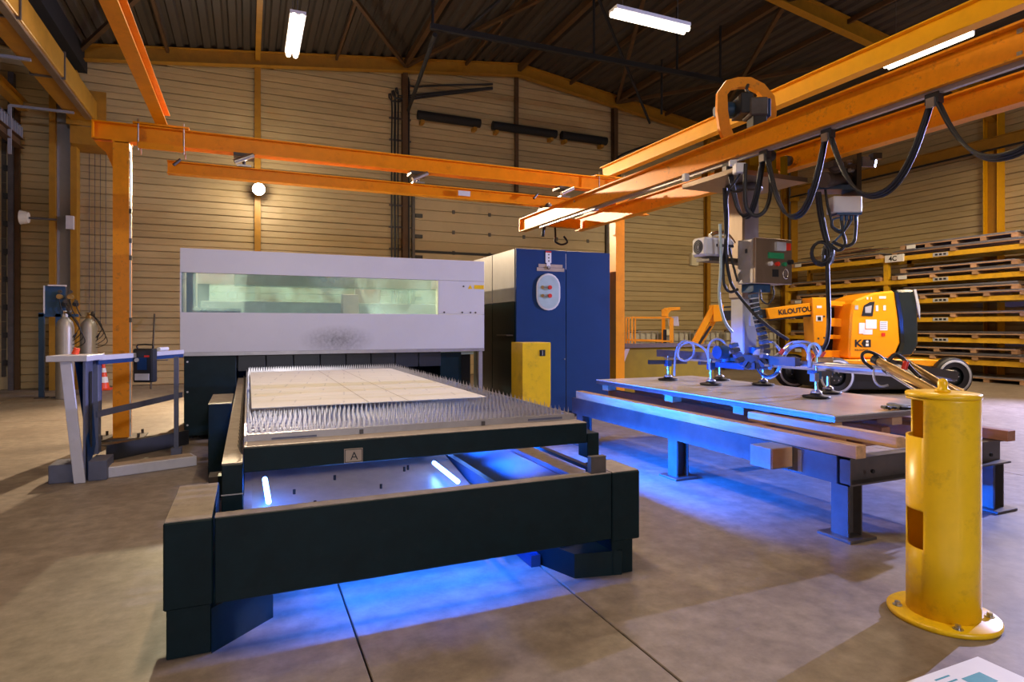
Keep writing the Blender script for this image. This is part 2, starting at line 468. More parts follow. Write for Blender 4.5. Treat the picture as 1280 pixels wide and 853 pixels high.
# right wall
wall_r = MB().box(XR, XR + .2, YF, YB, 0, ZE).build('wall_right', 'siding', kind='structure', label='long side wall of beige siding behind the sheet metal rack', cat='wall')
for k in range(24):
    for a, b in zip([YF, -4, 3.1, 10.1], [-4, 3.1, 10.1, YB]):
        panel(wall_r, (XR, b - .01, k * PIT), b - a - .02, -PI / 2)
wall_l = MB().box(XL - .2, XL, YF, YB, 0, roof_z(XL)).build('wall_left', 'siding', kind='structure', label='far side wall of the neighbouring bay', cat='wall')
for k in range(26):
    for a, b in zip([YF, 3.1], [3.1, YB]):
        panel(wall_l, (XL, a + .01, k * PIT), b - a - .02, PI / 2)
wf = MB().prism([(XL, 0), (XR, 0), (XR, ZE), (RIDGE, ZR), (XV, ZE), (XL, roof_z(XL))], (0, YF, 0), (1, 0, 0), (0, 0, 1), 0, .2)
wall_f = wf.build('wall_front', 'siding', kind='structure', label='end wall of the hall opposite the gable wall', cat='wall')
for k in range(24):
    for a, b in zip([XL, XV, RIDGE], [XV, RIDGE, XR]):
        panel(wall_f, (b - .01, YF, k * PIT), b - a - .02, PI)

# wall posts on the gable wall
for x, m_ in ((.23, 'frame_yellow'), (4.1, 'roof_brown'), (11.15, 'roof_brown'), (15.04, 'frame_yellow'), (18.75, 'frame_yellow')):
    MB().ibeam((x, YB - .16, 0), (x, YB - .16, roof_z(x) - .35), .15, .2, .014, .01, (0, 1, 0)).build('wall_post', m_, wall_b)
for x in (18.95,):
    MB().cyl((x - .02, YB - .3, 0), (x - .02, YB - .3, 7.4), .06).build('downpipe', 'grey_cabinet', wall_b)
# thin wall post above ridge line and conduits beside the dark post
bx('wall_post', 'roof_brown', wall_b, 7.55, 7.65, YB - .2, YB - .08, 5.6, roof_z(7.6) - .3)
for dx, r in ((-.35, .022), (-.26, .03), (-.17, .02), (.14, .03)):
    MB().tube([(4.1 + dx, YB - .12, 1.6), (4.1 + dx, YB - .12, 7.9 + dx), (4.1 + dx + .18, YB - .14, 8.2 + dx), (6.8, YB - .16, 8.75 + dx * .3)], r, 8).build('conduit', 'black_plastic', wall_b)
for k in range(9):
    bx('conduit_clamp', 'dark_steel', wall_b, 3.68, 4.3, YB - .11, YB - .04, 2.4 + k * .62, 2.44 + k * .62)
# black wall pipe sections on brackets
for a, b in ((4.45, 6.35), (6.75, 8.9), (9.1, 10.75)):
    MB().cyl((a, YB - .28, 7.5), (b, YB - .28, 7.5), .13, n=14).build('wall_duct', 'black_matte', wall_b)
    for q in (a + .15, b - .15):
        bx('duct_bracket', 'frame_yellow', wall_b, q - .05, q + .05, YB - .3, YB - .05, 7.28, 7.38)
# cable from duct to dark post
MB().tube([(11.15, YB - .3, 7.0), (11.6, YB - .3, 7.25), (13.2, YB - .3, 7.9)], .035).build('conduit', 'black_plastic', wall_b)
MB().tube([(11.28, YB - .25, 0.5), (11.28, YB - .25, 6.9)], .05, sub=1).build('conduit', 'dark_steel', wall_b)
bx('wall_box', 'cream', wall_b, 14.35, 14.65, YB - .16, YB - .05, 3.6, 4.05)
# cable grid beside left column
for k in range(4):
    MB().cyl((-3.45 + k * .11, YB - .08, 1.5), (-3.45 + k * .11, YB - .08, 6.1), .008, n=6).build('cable_run', 'dark_steel', wall_b)

# sectional door in the gable wall
d1 = thing('door_1', (7.6, YB, 0), 'wide beige sectional door behind the blue cabinet', 'door', kind='structure')
for k in range(9):
    z = k * .605
    bx('door_section', 'door_panel', d1, D1[0], D1[1], YB - .03, YB + .02, z + .008, z + .30, bevel=.006)
    bx('door_section', 'door_panel', d1, D1[0], D1[1], YB - .035, YB + .02, z + .306, z + .597, bevel=.006)
    for x in (5.6, 6.75, 7.9, 9.05, 10.2):
        bx('hinge', 'dark_steel', d1, x - .04, x + .04, YB - .055, YB - .03, z + .55, z + .66)
for z in (2.55, 3.62, 5.44):
    bx('seal_strip', 'black_rubber', d1, D1[0], D1[1], YB - .07, YB - .03, z - .035, z + .035)
for x in (D1[0] - .05, D1[1] + .05):
    bx('door_track', 'dark_steel', d1, x - .04, x + .04, YB - .14, YB - .02, 0, 5.6)
for k in range(8):
    bx('roller', 'black_plastic', d1, D1[0] + .01, D1[0] + .22, YB - .12, YB - .03, .4 + k * .6, .5 + k * .6)
# sectional door of the left bay
d2 = thing('door_2', (-7.3, YB, 0), 'tall pale sectional door with black rollers beside the gas cylinders', 'door', kind='structure')
for k in range(10):
    z = k * .63
    bx('door_section', 'door_panel', d2, D2[0], D2[1] - .02, YB - .05, YB + .02, z + .008, z + .622, bevel=.006)
    bx('roller', 'black_plastic', d2, D2[1] - .09, D2[1] + .02, YB - .16, YB - .05, z + .56, z + .68)
    bx('roller_hinge', 'dark_steel', d2, D2[1] - .14, D2[1] - .06, YB - .08, YB - .05, z + .3, z + .92 if k < 9 else z + .6)
bx('door_track', 'dark_steel', d2, D2[1] + .01, D2[1] + .11, YB - .2, YB, 0, 7.2)
bx('door_jamb', 'roof_brown', d2, D2[1] + .11, D2[1] + .20, YB - .12, YB, 0, 6.6)

# roof
ce = MB()
prof = []
pitch = .3
x = XL
while x < XR:
    for dx, dz in ((0, 0), (.14, 0), (.18, .07), (.26, .07)):
        if x + dx <= XR: prof.append((x + dx, roof_z(x + dx) + dz))
    x += pitch
prof.append((XR, roof_z(XR)))
n = len(prof)
ce.add([(a, YF, z) for a, z in prof] + [(a, YB + .1, z) for a, z in prof], [(i, i + 1, n + i + 1, n + i) for i in range(n - 1)])
ceil = ce.build('ceiling', 'roof_deck', kind='structure', label='dark corrugated metal roof deck with rafters and bracing', cat='ceiling')
for yy in (17.0, 10.1, 3.1, -3.9):
    for a, b in (((XV, 0), (RIDGE, 0)), ((RIDGE, 0), (XR, 0))):
        A = (a[0], yy, roof_z(a[0]) - .2); B = (b[0], yy, roof_z(b[0]) - .2)
        MB().ibeam(A, B, .2, .36, .02, .014).build('rafter', 'frame_yellow', ceil)
    MB().ibeam((XL, yy, roof_z(XL) - .2), (XV, yy, ZE - .2), .2, .36, .02, .014).build('rafter', 'roof_brown', ceil)
    if yy < 17:
        MB().prism([(RIDGE + 8.6, roof_z(RIDGE + 8.6) - .36), (XR, ZE - .38), (XR, ZE - 1.0)], (0, yy, 0), (1, 0, 0), (0, 0, 1), -.08, .08).build('haunch', 'frame_yellow', ceil)
for xx in (.23, 4.1, RIDGE, 11.15, 15.04):
    bx('purlin', 'roof_brown' if xx > 4 else 'frame_yellow', ceil, xx - .06, xx + .06, YF, YB, roof_z(xx) - .24, roof_z(xx) - .06)
for xx in (2.2, 5.9, 9.4, 13.1, 17.0, -1.8):
    bx('purlin', 'roof_brown', ceil, xx - .03, xx + .03, YF, YB, roof_z(xx) - .14, roof_z(xx) - .02)
for (xa, ya), (xb, yb) in (((4.1, 17), (.23, 10.1)), ((4.1, 17), (RIDGE, 10.1)), ((11.15, 17), (RIDGE, 10.1)), ((11.15, 17), (15.04, 10.1)), ((15.04, 17), (11.15, 10.1)),
                           ((15.04, 17), (XR - .2, 10.1)), ((XV + .2, 17), (.23, 10.1)), ((11.15, 10.1), (15.04, 3.1)), ((15.04, 10.1), (XR - .2, 3.1))):
    A = Vector((xa, ya, roof_z(xa) - .22)); B = Vector((xb, yb, roof_z(xb) - .22))
    MB().bar(A, B, .09, .09).build('roof_brace', 'roof_brown', ceil)
# ridge strut diagonal
# eaves gutter and valley along the column row
bx('valley_gutter', 'black_matte', ceil, XV - .35, XV + .35, YF, YB, ZE - .55, ZE - .05)
# main columns
for i, (xx, yy) in enumerate(((XV, 16.85), (XR - .2, 16.95), (XR - .2, 10.1), (XR - .2, 3.1), (XV, 10.1 - 13.9))):
    r = thing('hall_column', (xx, yy, 0), ['steel hall column with ochre flanges and grey web behind the gas cylinders',
              'steel hall column in the corner of gable wall and rack wall',
              'yellow steel hall column on the wall above the sheet metal rack',
              'yellow steel hall column further along the rack wall', 'steel hall column at the near end of the bay'][i], 'column', kind='structure')
    for sgn in (-1, 1):
        bx('flange', 'frame_yellow' if i != 2 else 'beam_yellow', r, xx - .17, xx + .17, yy + sgn * .17 - .012, yy + sgn * .17 + .012, 0, ZE - .5) if i else \
            bx('flange', 'frame_yellow', r, xx + sgn * .2 - .06, xx + sgn * .2 + .06, yy - .15, yy + .15, 0, 7.3)
    if i == 0:
        bx('web', 'grey_cabinet', r, xx - .14, xx + .14, yy - .02, yy + .02, 0, 7.3)
    else:
        bx('web', 'frame_yellow', r, xx - .008, xx + .008, yy - .158, yy + .158, 0, ZE - .5)
# small items on the left column
hc = bpy.data.objects['hall_column']
MB().cyl((XV - .75, 16.6, 3.85), (XV - .6, 16.6, 3.85), .16, .12).build('horn', 'cream', hc)
MB().bar((XV - .6, 16.6, 3.85), (XV - .1, 16.65, 3.85), .04, .04).build('horn_arm', 'dark_steel', hc)
bx('junction_box', 'light_grey', hc, XV + .08, XV + .22, 16.58, 16.7, 3.65, 3.95)

# crane runway girders along the column row (bay left)
rg = thing('crane_runway', (-3.35, 8, 6.1), 'heavy ochre box girder crane runway with steel rail under the roof valley', 'girder')
bx('girder', 'frame_yellow', rg, -3.62, -3.12, -4, 16.3, 6.05, 6.5, bevel=.01)
bx('rail', 'mast_steel', rg, -3.28, -3.16, -4, 16.0, 6.0, 6.05)
bx('end_plate', 'frame_yellow', rg, -3.7, -2.95, 16.3, 16.34, 5.95, 6.75)
for yy in (8.2, 11.2, 13.6):
    bx('strap', 'dark_steel', rg, -3.64, -3.1, yy, yy + .05, 6.02, 6.53)
bx('bearing_block', 'frame_yellow', rg, -3.65, -2.9, 16.4, 17.2, 5.55, 5.95)
rg2 = thing('crane_runway', (-4.6, 8, 5.6), 'thin crane runway beam carrying a cable chain in the left bay', 'girder')
MB().ibeam((-4.55, -4, 5.42), (-4.55, 16.4, 5.42), .16, .2).build('beam', 'roof_brown', rg2)
MB().ibeam((-4.5, -4, 6.25), (-4.5, 16.4, 6.25), .18, .22).build('upper_beam', 'frame_yellow', rg2)
me = None
for k in range(90):
    y = 3.0 + k * .15
    if me is None:
        q = MB().box(-4.58, -4.5, y, y + .05, 5.54, 5.78).build('chain_rung', 'grey_cabinet', rg2); me = q.data
    else:
        q = bpy.data.objects.new('chain_rung', me); C.objects.link(q); q.parent = rg2; q.location = (0, k * .15, 0)
for z in (5.53, 5.79):
    bx('chain_rail', 'dark_steel', rg2, -4.6, -4.5, -4, 16.3, z - .012, z + .012)
for yy in (9.2, 12.8, 15.6):
    MB().bar((-4.5, yy, 6.0), (-4.5, yy, 5.0), .06, .04).build('hanger', 'grey_cabinet', rg2)
    MB().bar((-4.5, yy, 6.0), (-3.4, yy, 6.0), .05, .05).build('outrigger', 'grey_cabinet', rg2)

rg3 = thing('crane_runway', (18.55, 6, 6.3), 'ochre crane runway beam on brackets above the sheet metal rack', 'girder')
MB().ibeam((18.55, -4, 6.42), (18.55, 16.6, 6.42), .2, .3, .016, .012).build('beam', 'frame_yellow', rg3)
bx('conductor_rail', 'black_matte', rg3, 18.42, 18.45, -4, 16.6, 6.2, 6.25)
for yy in (3.1, 10.1, 16.5):
    bx('bracket', 'frame_yellow', rg3, 18.45, 18.72, yy - .1, yy + .1, 6.08, 6.26)

# hanging pipe run below the roof
pr = thing('hanging_pipe', (7, 12, 7.5), 'dark horizontal pipe run on rod hangers below the roof', 'pipe')
MB().bar((3.4, 12, 7.55), (11.0, 12, 7.66), .09, .11).build('pipe', 'black_matte', pr)
for xx in (3.45, 7.25, 9.6, 10.95):
    MB().cyl((xx, 12, 7.6), (xx, 12, roof_z(xx) - .02), .03, n=8).build('hanger_rod', 'black_matte', pr)
MB().cyl((3.5, 12, 7.4), (4.15, 16.9, 7.55), .05, n=8).build('link_rod', 'black_matte', pr)
MB().bar((7.25, 12, 9.2), (9.9, 13.5, 6.9), .05, .05).build('stay', 'black_matte', pr)
MB().cyl((9.75, 12.8, 8.3), (9.75, 12.8, 6.9), .03, n=8).build('drop_rod', 'black_matte', pr)
MB().bar((4.1, 12, 7.58), (5.2, 9.5, 8.3), .05, .05).build('stay', 'black_matte', pr)


# ------------------------------------------------------------------ lamps
def lamp(x, y, z, along, label, power=P_TUBE, col=WARM, L_=1.5):
    r = thing('ceiling_lamp', (x, y, z), label, 'lamp', 'fluorescent lamps hung below the roof')
    hx, hy = (.12, L_ / 2) if along == 'y' else (L_ / 2, .12)
    bx('housing', 'light_grey', r, x - hx, x + hx, y - hy, y + hy, z + .03, z + .09)
    for k in (-1, 1):
        o = .06 * k
        if along == 'y':
            MB().cyl((x + o, y - hy, z), (x + o, y + hy, z), .045, n=10).build('tube', 'lamp_glow', r)
        else:
            MB().cyl((x - hx, y + o, z), (x + hx, y + o, z), .045, n=10).build('tube', 'lamp_glow', r)
    for k in (-1, 1):
        p = (x, y + k * hy * .75) if along == 'y' else (x + k * hx * .75, y)
        MB().cyl((*p, z + .09), (*p, roof_z(p[0]) + .02), .006, n=6).build('wire', 'dark_steel', r)
    alight('lamp_light', r, (x, y, z - .06), (0, 0, 0), power, col, hx * 2, hy * 2, 2.4 if x < 5 else PI)


lamp(.72, 10.8, 6.3, 'y', 'bright tube lamp hanging along the hall above the orange girder')
lamp(6.25, 8.5, 6.6, 'x', 'bright tube lamp hanging crosswise above the lifting crane')
lamp(11.4, 7.2, 6.5, 'y', 'bright tube lamp behind the yellow top beam', 200)
for x, y, w in ((.7, 3.2, 'above the shuttle table'), (6.2, 1.2, 'above the yellow bollard'), (15.5, 7.0, 'in the open bay before the rack'), (-7, 9, 'in the left bay before the tall door'), (-7, 2, 'in the left bay far from the door')):
    lamp(x, y, 6.5, 'y', 'added tube lamp hanging along the hall ' + w, {.7: 120, 15.5: 280}.get(x, P_FAR))  # fill lamps added out of view to brighten the hall


def flood(name, loc, aim, label, power, col, size=.22, spot=110, soft=.06, stem=None):
    loc = Vector(loc); aim = Vector(aim); d = (aim - loc).normalized()
    r = thing('floodlight', tuple(loc), label, 'floodlight')
    sd = d.cross(Vector((0, 0, 1))).normalized(); u = sd.cross(d)
    M = Matrix((sd, d, u)).transposed()
    MB().cyl(loc - d * .12, loc - d * .01, size * .3, size * .5, n=24).build('housing', 'dark_steel', r)
    MB().cyl(loc - d * .01, loc + d * .01, size * .48, n=24).build('lens', 'flood_glow', r)
    MB().bar(loc - d * .1, stem or (loc - d * .3), .05, .05).build('bracket', 'dark_steel', r)
    if spot:
        l = bpy.data.lights.new('flood_light', 'SPOT'); l.spot_size = math.radians(spot); l.spot_blend = .6
    else:
        l = bpy.data.lights.new('flood_light', 'POINT')
    l.energy = power; l.color = col; l.shadow_soft_size = soft
    o = bpy.data.objects.new('flood_light', l); C.objects.link(o); o.parent = r
    o.location = d * (.03 if spot else .03 + soft)
    o.rotation_euler = (-d).to_track_quat('Z', 'Y').to_euler()
    return r


fl0 = flood('floodlight', (.25, YB - .72, 4.9), (1.4, 3.0, .3), 'glaring white floodlight on the yellow wall post above the laser housing', P_FLOOD, (1.0, .74, .46), spot=110, soft=.05, stem=(.23, YB - .27, 4.9), size=.3)
l = bpy.data.lights.new('wall_fill', 'POINT'); l.energy = P_WALL_FILL; l.color = (1.0, .80, .55); l.shadow_soft_size = .1  # extra fill light without a fixture, added to brighten the wall
o = bpy.data.objects.new('wall_fill', l); C.objects.link(o); o.parent = fl0; o.location = (0, -.55, -.05)
flood('floodlight', (17.2, 4.9, 4.0), (4.0, 3.0, .5), 'cool floodlight on the rack side of the hall', P_SIDE, LILAC, spot=100, stem=(XR - .03, 4.9, 4.2))
flood('floodlight', (1.0, YF + .5, 4.2), (1.2, 8.6, 1.6), 'added unseen cool white floodlight on the end wall facing the laser', P_FRONT, (.84, .85, 1.0), spot=70, soft=.4, stem=(1.0, YF + .04, 4.3))  # lamp added behind the viewer to brighten the laser front

flood('floodlight', (12.5, 4.0, 5.6), (15.3, 16.0, .6), 'added unseen warm floodlight hanging from the roof before the rack', P_WARM, (1.0, .80, .50), spot=66, soft=.3, stem=(12.5, 4.0, 8.6))  # made-up lamp out of view, brightens the side wall and rack

# ================================================================== PORTAL FRAME AND LIGHT CRANE
YG = 9.23


def portal(y, delta_labels):
    lg, lc1, lc2 = delta_labels
    g_ = thing('crane_girder', (2.2, y, 3.83), lg, 'girder')
    MB().ibeam((-1.8, y, 3.945), (6.3, y, 3.945), .2, .23, .016, .012).build('beam', 'orange', g_)
    for xx in (-1.8, 6.3):
        bx('end_plate', 'orange', g_, xx - .008, xx + .008, y - .1, y + .1, 3.83, 4.06)
    for xx in (-1.04, 5.87):
        bx('saddle_plate', 'orange', g_, xx - .32, xx + .32, y - .13, y + .13, 4.065, 4.09)
        bx('lower_clamp', 'orange', g_, xx - .26, xx + .26, y - .13, y - .1, 3.75, 3.83)
        for dx in (-.26, .26):
            for dy in (-.12, .12):
                MB().cyl((xx + dx, y + dy, 3.72), (xx + dx, y + dy, 4.13), .01, n=8).build('threaded_rod', 'steel', g_)
    for x0, lab, m_ in ((-1.49, lc1, 'orange_worn'), (6.055, lc2, 'orange')):
        c = thing('crane_column', (x0, y, 0), lab, 'column')
        MB().ibeam((x0, y, .02), (x0, y, 3.82), .2, .18, .014, .01, (1, 0, 0)).build('shaft', m_, c)
        bx('face_plate', m_, c, x0 - .09, x0 + .09, y - .106, y - .1, .02, 3.8)
        bx('base_plate', 'dark_steel', c, x0 - .26, x0 + .26, y - .22, y + .22, 0, .025)
        for dx in (-.2, .2):
            for dy in (-.17, .17):
                MB().cyl((x0 + dx, y + dy, .02), (x0 + dx, y + dy, .08), .016, n=8).build('anchor_bolt', 'dark_steel', c)
        sg = -1 if x0 < 0 else 1
        MB().prism([(sg * .09, 3.82), (sg * .31, 3.82), (sg * .27, 3.76), (sg * .18, 3.68), (sg * .11, 3.5), (sg * .09, 3.4)], (x0, y, 0), (1, 0, 0), (0, 0, 1), -.01, .01).build('gusset', 'orange', c)
        bx('cap_plate', 'orange', c, x0 - .1, x0 + .1, y - .1, y + .1, 3.815, 3.83)
        if x0 < 0:
            bx('conduit', 'light_grey', c, x0 + .092, x0 + .112, y - .105, y - .085, .03, 3.7)
            for z in (2.52, 2.9, 2.3, 1.5):
                bx('clip', 'dark_steel', c, x0 + .088, x0 + .118, y - .11, y - .08, z, z + .06)


portal(YG, ('orange crosswise crane girder above the laser housing', 'worn orange crane column beside the white barrier', 'orange crane column beside the blue cabinet'))
portal(-3.2, ('orange crane girder carrying the near ends of the top beams', 'orange crane column at the near left end of the top beams', 'orange crane column at the near right end of the top beams'))
b = MB(); b.ibeam((-1.04, -3.4, 4.2), (-1.04, 9.4, 4.2), .14, .22, .014, .01)
b.build('top_beam', 'orange', label='orange lengthwise top beam resting on girder near the worn column', cat='beam')
b = MB(); b.ibeam((5.87, -3.4, 4.2), (5.87, 9.4, 4.2), .13, .22, .014, .01)
b.build('top_beam', 'beam_yellow', label='bright yellow lengthwise top beam above the orange bridge', cat='beam')
# runway beam hung under the girder
rw = thing('crane_runway_rail', (2.8, YG, 3.47), 'orange runway rail hung below the crosswise girder', 'rail')
MB().ibeam((-.98, YG, 3.56), (6.7, YG, 3.56), .14, .17, .014, .012).build('rail', 'orange', rw)
for xx in (-.05, 2.41, 4.96):
    bx('hanger_clamp', 'dark_steel', rw, xx - .13, xx + .13, YG - .13, YG + .13, 3.78, 3.825)
    MB().cyl((xx, YG - .04, 3.64), (xx, YG - .04, 3.8), .022, n=8).build('hanger_bolt', 'dark_steel', rw)
    bx('hanger_foot', 'steel', rw, xx - .09, xx + .09, YG - .1, YG + .1, 3.648, 3.675)
    MB().cyl((xx - .12, YG - .17, 3.68), (xx + .12, YG - .15, 3.80), .035, n=10).build('hanger_arm', 'steel', rw)
bx('type_plate', 'light_grey', rw, 3.05, 3.25, YG - .076, YG - .07, 3.52, 3.6)
for xx in (-.9, 4.35):
    MB().cyl((xx, YG - .12, 3.57), (xx + .08, YG - .1, 3.66), .02, n=8).build('end_stop', 'dark_steel', rw)

# bridge of two lengthwise beams
BX1, BX2, BZ0, BZ1 = 4.62, 5.53, 3.18, 3.42
YN, YFAR = -2.6, 10.15
br_ = thing('crane_bridge', (5.07, 4, 3.18), 'pair of orange lengthwise bridge beams carrying the vacuum lifter', 'crane bridge')
for xx in (BX1, BX2):
    MB().ibeam((xx, YN, (BZ0 + BZ1) / 2), (xx, YFAR if xx == BX1 else YFAR - .45, (BZ0 + BZ1) / 2), .13, BZ1 - BZ0, .016, .012).build('bridge_beam', 'orange_worn', br_)
bx('end_tie', 'orange', br_, BX1 + .07, BX2 - .07, 9.5, 9.62, BZ0 + .02, BZ0 + .18)
bx('end_plate', 'orange', br_, BX1 - .066, BX1 + .066, YFAR - .01, YFAR + .01, BZ0, BZ1)
for xx in (BX1, BX2):
    for dy in (-.12, .12):
        MB().lathe((xx, YG + dy, 3.47), [(.001, -.03), (.05, -.03), (.05, .03), (.001, .03)], 14, 'y').build('trolley_wheel', 'dark_steel', br_)
    bx('trolley_plate', 'dark_steel', br_, xx - .05, xx + .05, YG - .2, YG + .2, 3.425, 3.455)
bx('festoon_rail', 'galvanised', br_, BX1 - .02, BX1 + .02, YN, 9.4, BZ0 - .035, BZ0)
for yy in (1.75, 2.3, 8.2):
    bx('splice_bolt', 'steel', br_, BX1 - .016, BX1 - .006, yy, yy + .03, BZ1 - .06, BZ1 - .03)
    bx('splice_bolt', 'steel', br_, BX1 - .016, BX1 - .006, yy, yy + .03, BZ0 + .03, BZ0 + .06)
MB().tube([(5.0, 9.6, 3.26), (5.0, 9.58, 3.05), (4.98, 9.55, 2.95), (5.1, 9.55, 2.9), (5.22, 9.55, 2.95), (5.15, 9.55, 3.05)], .018).build('pendant_cable', 'black_rubber', br_)
MB().tube([(4.75, 9.5, 3.2), (4.72, 9.5, 3.1), (4.7, 9.48, 3.02)], .03).build('limit_switch', 'black_plastic', br_)

# festoon cable loops
fc = thing('festoon_cable', (BX1, 4, 3.15), 'black cable loops slung along the bridge beam from sliding hangers', 'cable')
hy = [1.95, 2.86, 3.75, 4.45, 4.95]
for yy in hy:
    bx('cable_trolley', 'black_plastic', fc, BX1 - .03, BX1 + .03, yy - .05, yy + .05, BZ0 - .1, BZ0 - .02)
    bx('cable_clamp', 'steel', fc, BX1 - .05, BX1 - .03, yy - .03, yy + .03, BZ0 - .13, BZ0 - .06)
for (a, b_), sag in zip(zip(hy[:-1], hy[1:]), (.50, .58, .62, .52)):
    for o in (-.022, 0, .022):
        pts = []
        for k in range(13):
            t = k / 12.0
            pts.append((BX1 + o, a + .03 + (b_ - a - .06) * t, BZ0 - .1 - (sag + o * .6) * (1 - abs(2 * t - 1) ** 2.3)))
        MB().tube(pts, .012, 6, 2).build('cable', 'black_rubber', fc)

# ------------------------------------------------------------------ vacuum lifter with mast
MX, MY = 5.1, 5.22
vl = thing('vacuum_lifter', (MX, MY, .78), 'vacuum lifting mast with suction cups standing on the sheet stack', 'vacuum lifter')
bx('trolley_plate', 'mast_steel', vl, 4.55, 5.6, 4.8, 5.6, 3.02, 3.07)
bx('trolley_frame', 'ochre', vl, 4.82, 5.3, 4.92, 5.45, 3.07, 3.16)
bx('trolley_frame', 'ochre', vl, 4.86, 4.92, 4.95, 5.42, 3.16, 3.5)
bx('trolley_frame', 'ochre', vl, 5.24, 5.3, 4.95, 5.42, 3.16, 3.5)
for xx in (4.74, 5.41):
    for yy in (4.9, 5.5):
        MB().lathe((xx, yy, 3.26), [(.001, -.03), (.055, -.03), (.055, .03), (.001, .03)], 14, 'x').build('wheel', 'dark_steel', vl)
        bx('wheel_arm', 'ochre', vl, xx - .02 + (.05 if xx < 5 else -.05), xx + .02 + (.05 if xx < 5 else -.05), yy - .03, yy + .03, 3.07, 3.3)
bx('mast_tube', 'mast_steel', vl, MX - .12, MX + .12, MY - .12, MY + .12, 1.75, 3.02, bevel=.02)
MB().lathe((MX, MY, 2.96), [(.13, 0), (.2, 0), (.2, .06), (.13, .06)], 24).build('collar', 'dark_steel', vl)
bx('inner_tube', 'grey_plastic', vl, MX - .1, MX + .1, MY - .1, MY + .1, 1.05, 1.76, bevel=.012)
bx('guide_plate', 'light_grey', vl, MX - .02, MX + .11, MY - .118, MY - .1, 1.45, 1.85)
# hoist with C-shaped frame above the bridge
hp = [V(912, 178, 6.75), V(905, 160, 6.75), V(902, 140, 6.75), V(902, 118, 6.75), V(910, 107, 6.75), V(922, 104, 6.75), V(936, 104, 6.75), V(950, 111, 6.75), V(961, 124, 6.75), V(963, 140, 6.75), V(962, 156, 6.75)]
b = MB()
Rv = Vector((CS, -SN, 0)); Fv = Vector((SN, CS, 0)); UP = Vector((0, 0, 1))
ctr = V(935, 145, 6.75)
ins = []; outs = []
for i, p in enumerate(hp):
    d = (hp[min(i + 1, len(hp) - 1)] - hp[max(0, i - 1)]).normalized()
    nrm = d.cross(Fv).normalized()
    if nrm.dot(p - ctr) < 0: nrm = -nrm
    wd = .055 if i > 2 else .06
    outs.append(p + nrm * wd); ins.append(p - nrm * wd)
loop = outs + ins[::-1]
n = len(loop)
vs = [p - Fv * .035 for p in loop] + [p + Fv * .035 for p in loop]
m_ = len(outs)
fs = []
for i in range(m_ - 1):
    a0, a1 = i, i + 1; b0, b1 = n - 1 - i, n - 2 - i
    fs.append((a0, a1, b1, b0)); fs.append((n + a0, n + b0, n + b1, n + a1))
fs += [(i, n + i, n + (i + 1) % n, (i + 1) % n) for i in range(n)]
b.add(vs, fs); b.build('hoist_frame', 'orange_worn', vl)
b = MB(); b.obox(V(928, 134, 6.75), (.14, .3, .22), Matrix((Rv, Fv, UP)).transposed()); b.build('hoist_body', 'black_plastic', vl, .01)
MB().obox(V(944, 137, 6.7), (.2, .24, .2), Matrix((Rv, Fv, UP)).transposed()).build('hoist_gearbox', 'dark_steel', vl, .015)
MB().obox(V(946, 155, 6.7), (.15, .2, .26), Matrix((Rv, Fv, UP)).transposed()).build('chain_container', 'black_plastic', vl, .01)
MB().cyl(V(905, 138, 6.85), V(925, 138, 6.85), .09, n=18).build('hoist_motor', 'blue_frame', vl)
MB().cyl(V(893, 140, 6.85), V(903, 139, 6.85), .055, n=14).build('motor_cap', 'blue_frame', vl)
MB().obox(V(956, 138, 6.7), (.06, .2, .2), Matrix((Rv, Fv, UP)).transposed()).build('brake_cover', 'blue_paint', vl, .01)
MB().tube([V(935, 106, 6.72), V(933, 112, 6.7), V(937, 117, 6.7), V(935, 121, 6.7)], .018).build('hook', 'dark_steel', vl)
MB().obox(V(937, 119, 6.7), (.05, .04, .04)).build('hook_block', 'steel', vl)
# small white box and switch above the plate
MB().obox(V(924, 211, 6.0), (.1, .1, .1), Matrix((Rv, Fv, UP)).transposed()).build('switch_box', 'light_grey', vl, .008)
MB().obox(V(916, 204, 6.05), (.07, .05, .06), Matrix((Rv, Fv, UP)).transposed()).build('switch_bracket', 'light_grey', vl, .008)
MB().obox(V(857, 222, 6.6), (.06, .06, .08)).build('limit_switch', 'light_grey', vl, .006)
MB().cyl(V(964, 195, 5.95), V(956, 195, 6.05), .055, n=14).build('buffer', 'black_rubber', vl)
# control cabinet
bx('control_box', 'galvanised', vl, 4.68, 5.17, 4.66, 4.88, 1.885, 2.34, bevel=.008)
cb = bx('box_door', 'mast_steel', vl, 4.675, 5.175, 4.625, 4.66, 1.88, 2.345, bevel=.006)
bx('box_bracket', 'dark_steel', vl, 4.98, 5.12, 4.88, 5.1, 2.0, 2.25)
yf = 4.625
bx('red_lamp_cover', 'red', cb, 5.06, 5.12, yf - .035, yf, 2.23, 2.30)
bx('isolator_plate', 'grey_plastic', cb, 4.93, 5.06, yf - .03, yf, 2.22, 2.31)
bx('display', 'green', cb, 4.84, 5.05, yf - .012, yf, 2.14, 2.20)
for k, mm_ in enumerate(('light_grey', 'red', 'green')):
    MB().cyl((4.86 + k * .095, yf - .03, 2.085), (4.86 + k * .095, yf, 2.085), .022, n=14).build('push_button', mm_, cb)
bx('warning_plate', 'black_plastic', cb, 4.9, 4.98, yf - .006, yf, 1.955, 2.03)
MB().tube([(5.06 + .035 * math.cos(t * PI / 6), yf - .02, 1.99 + .05 * math.sin(t * PI / 6)) for t in range(13)], .008, 6, 1).build('cable_loop', 'chrome', cb)
MB().cyl((5.13, yf - .04, 2.11), (5.13, yf, 2.11), .025, n=14).build('selector_knob', 'black_plastic', cb)
bx('cabinet_lock', 'black_plastic', vl, 4.668, 4.678, 4.74, 4.76, 2.2, 2.24)
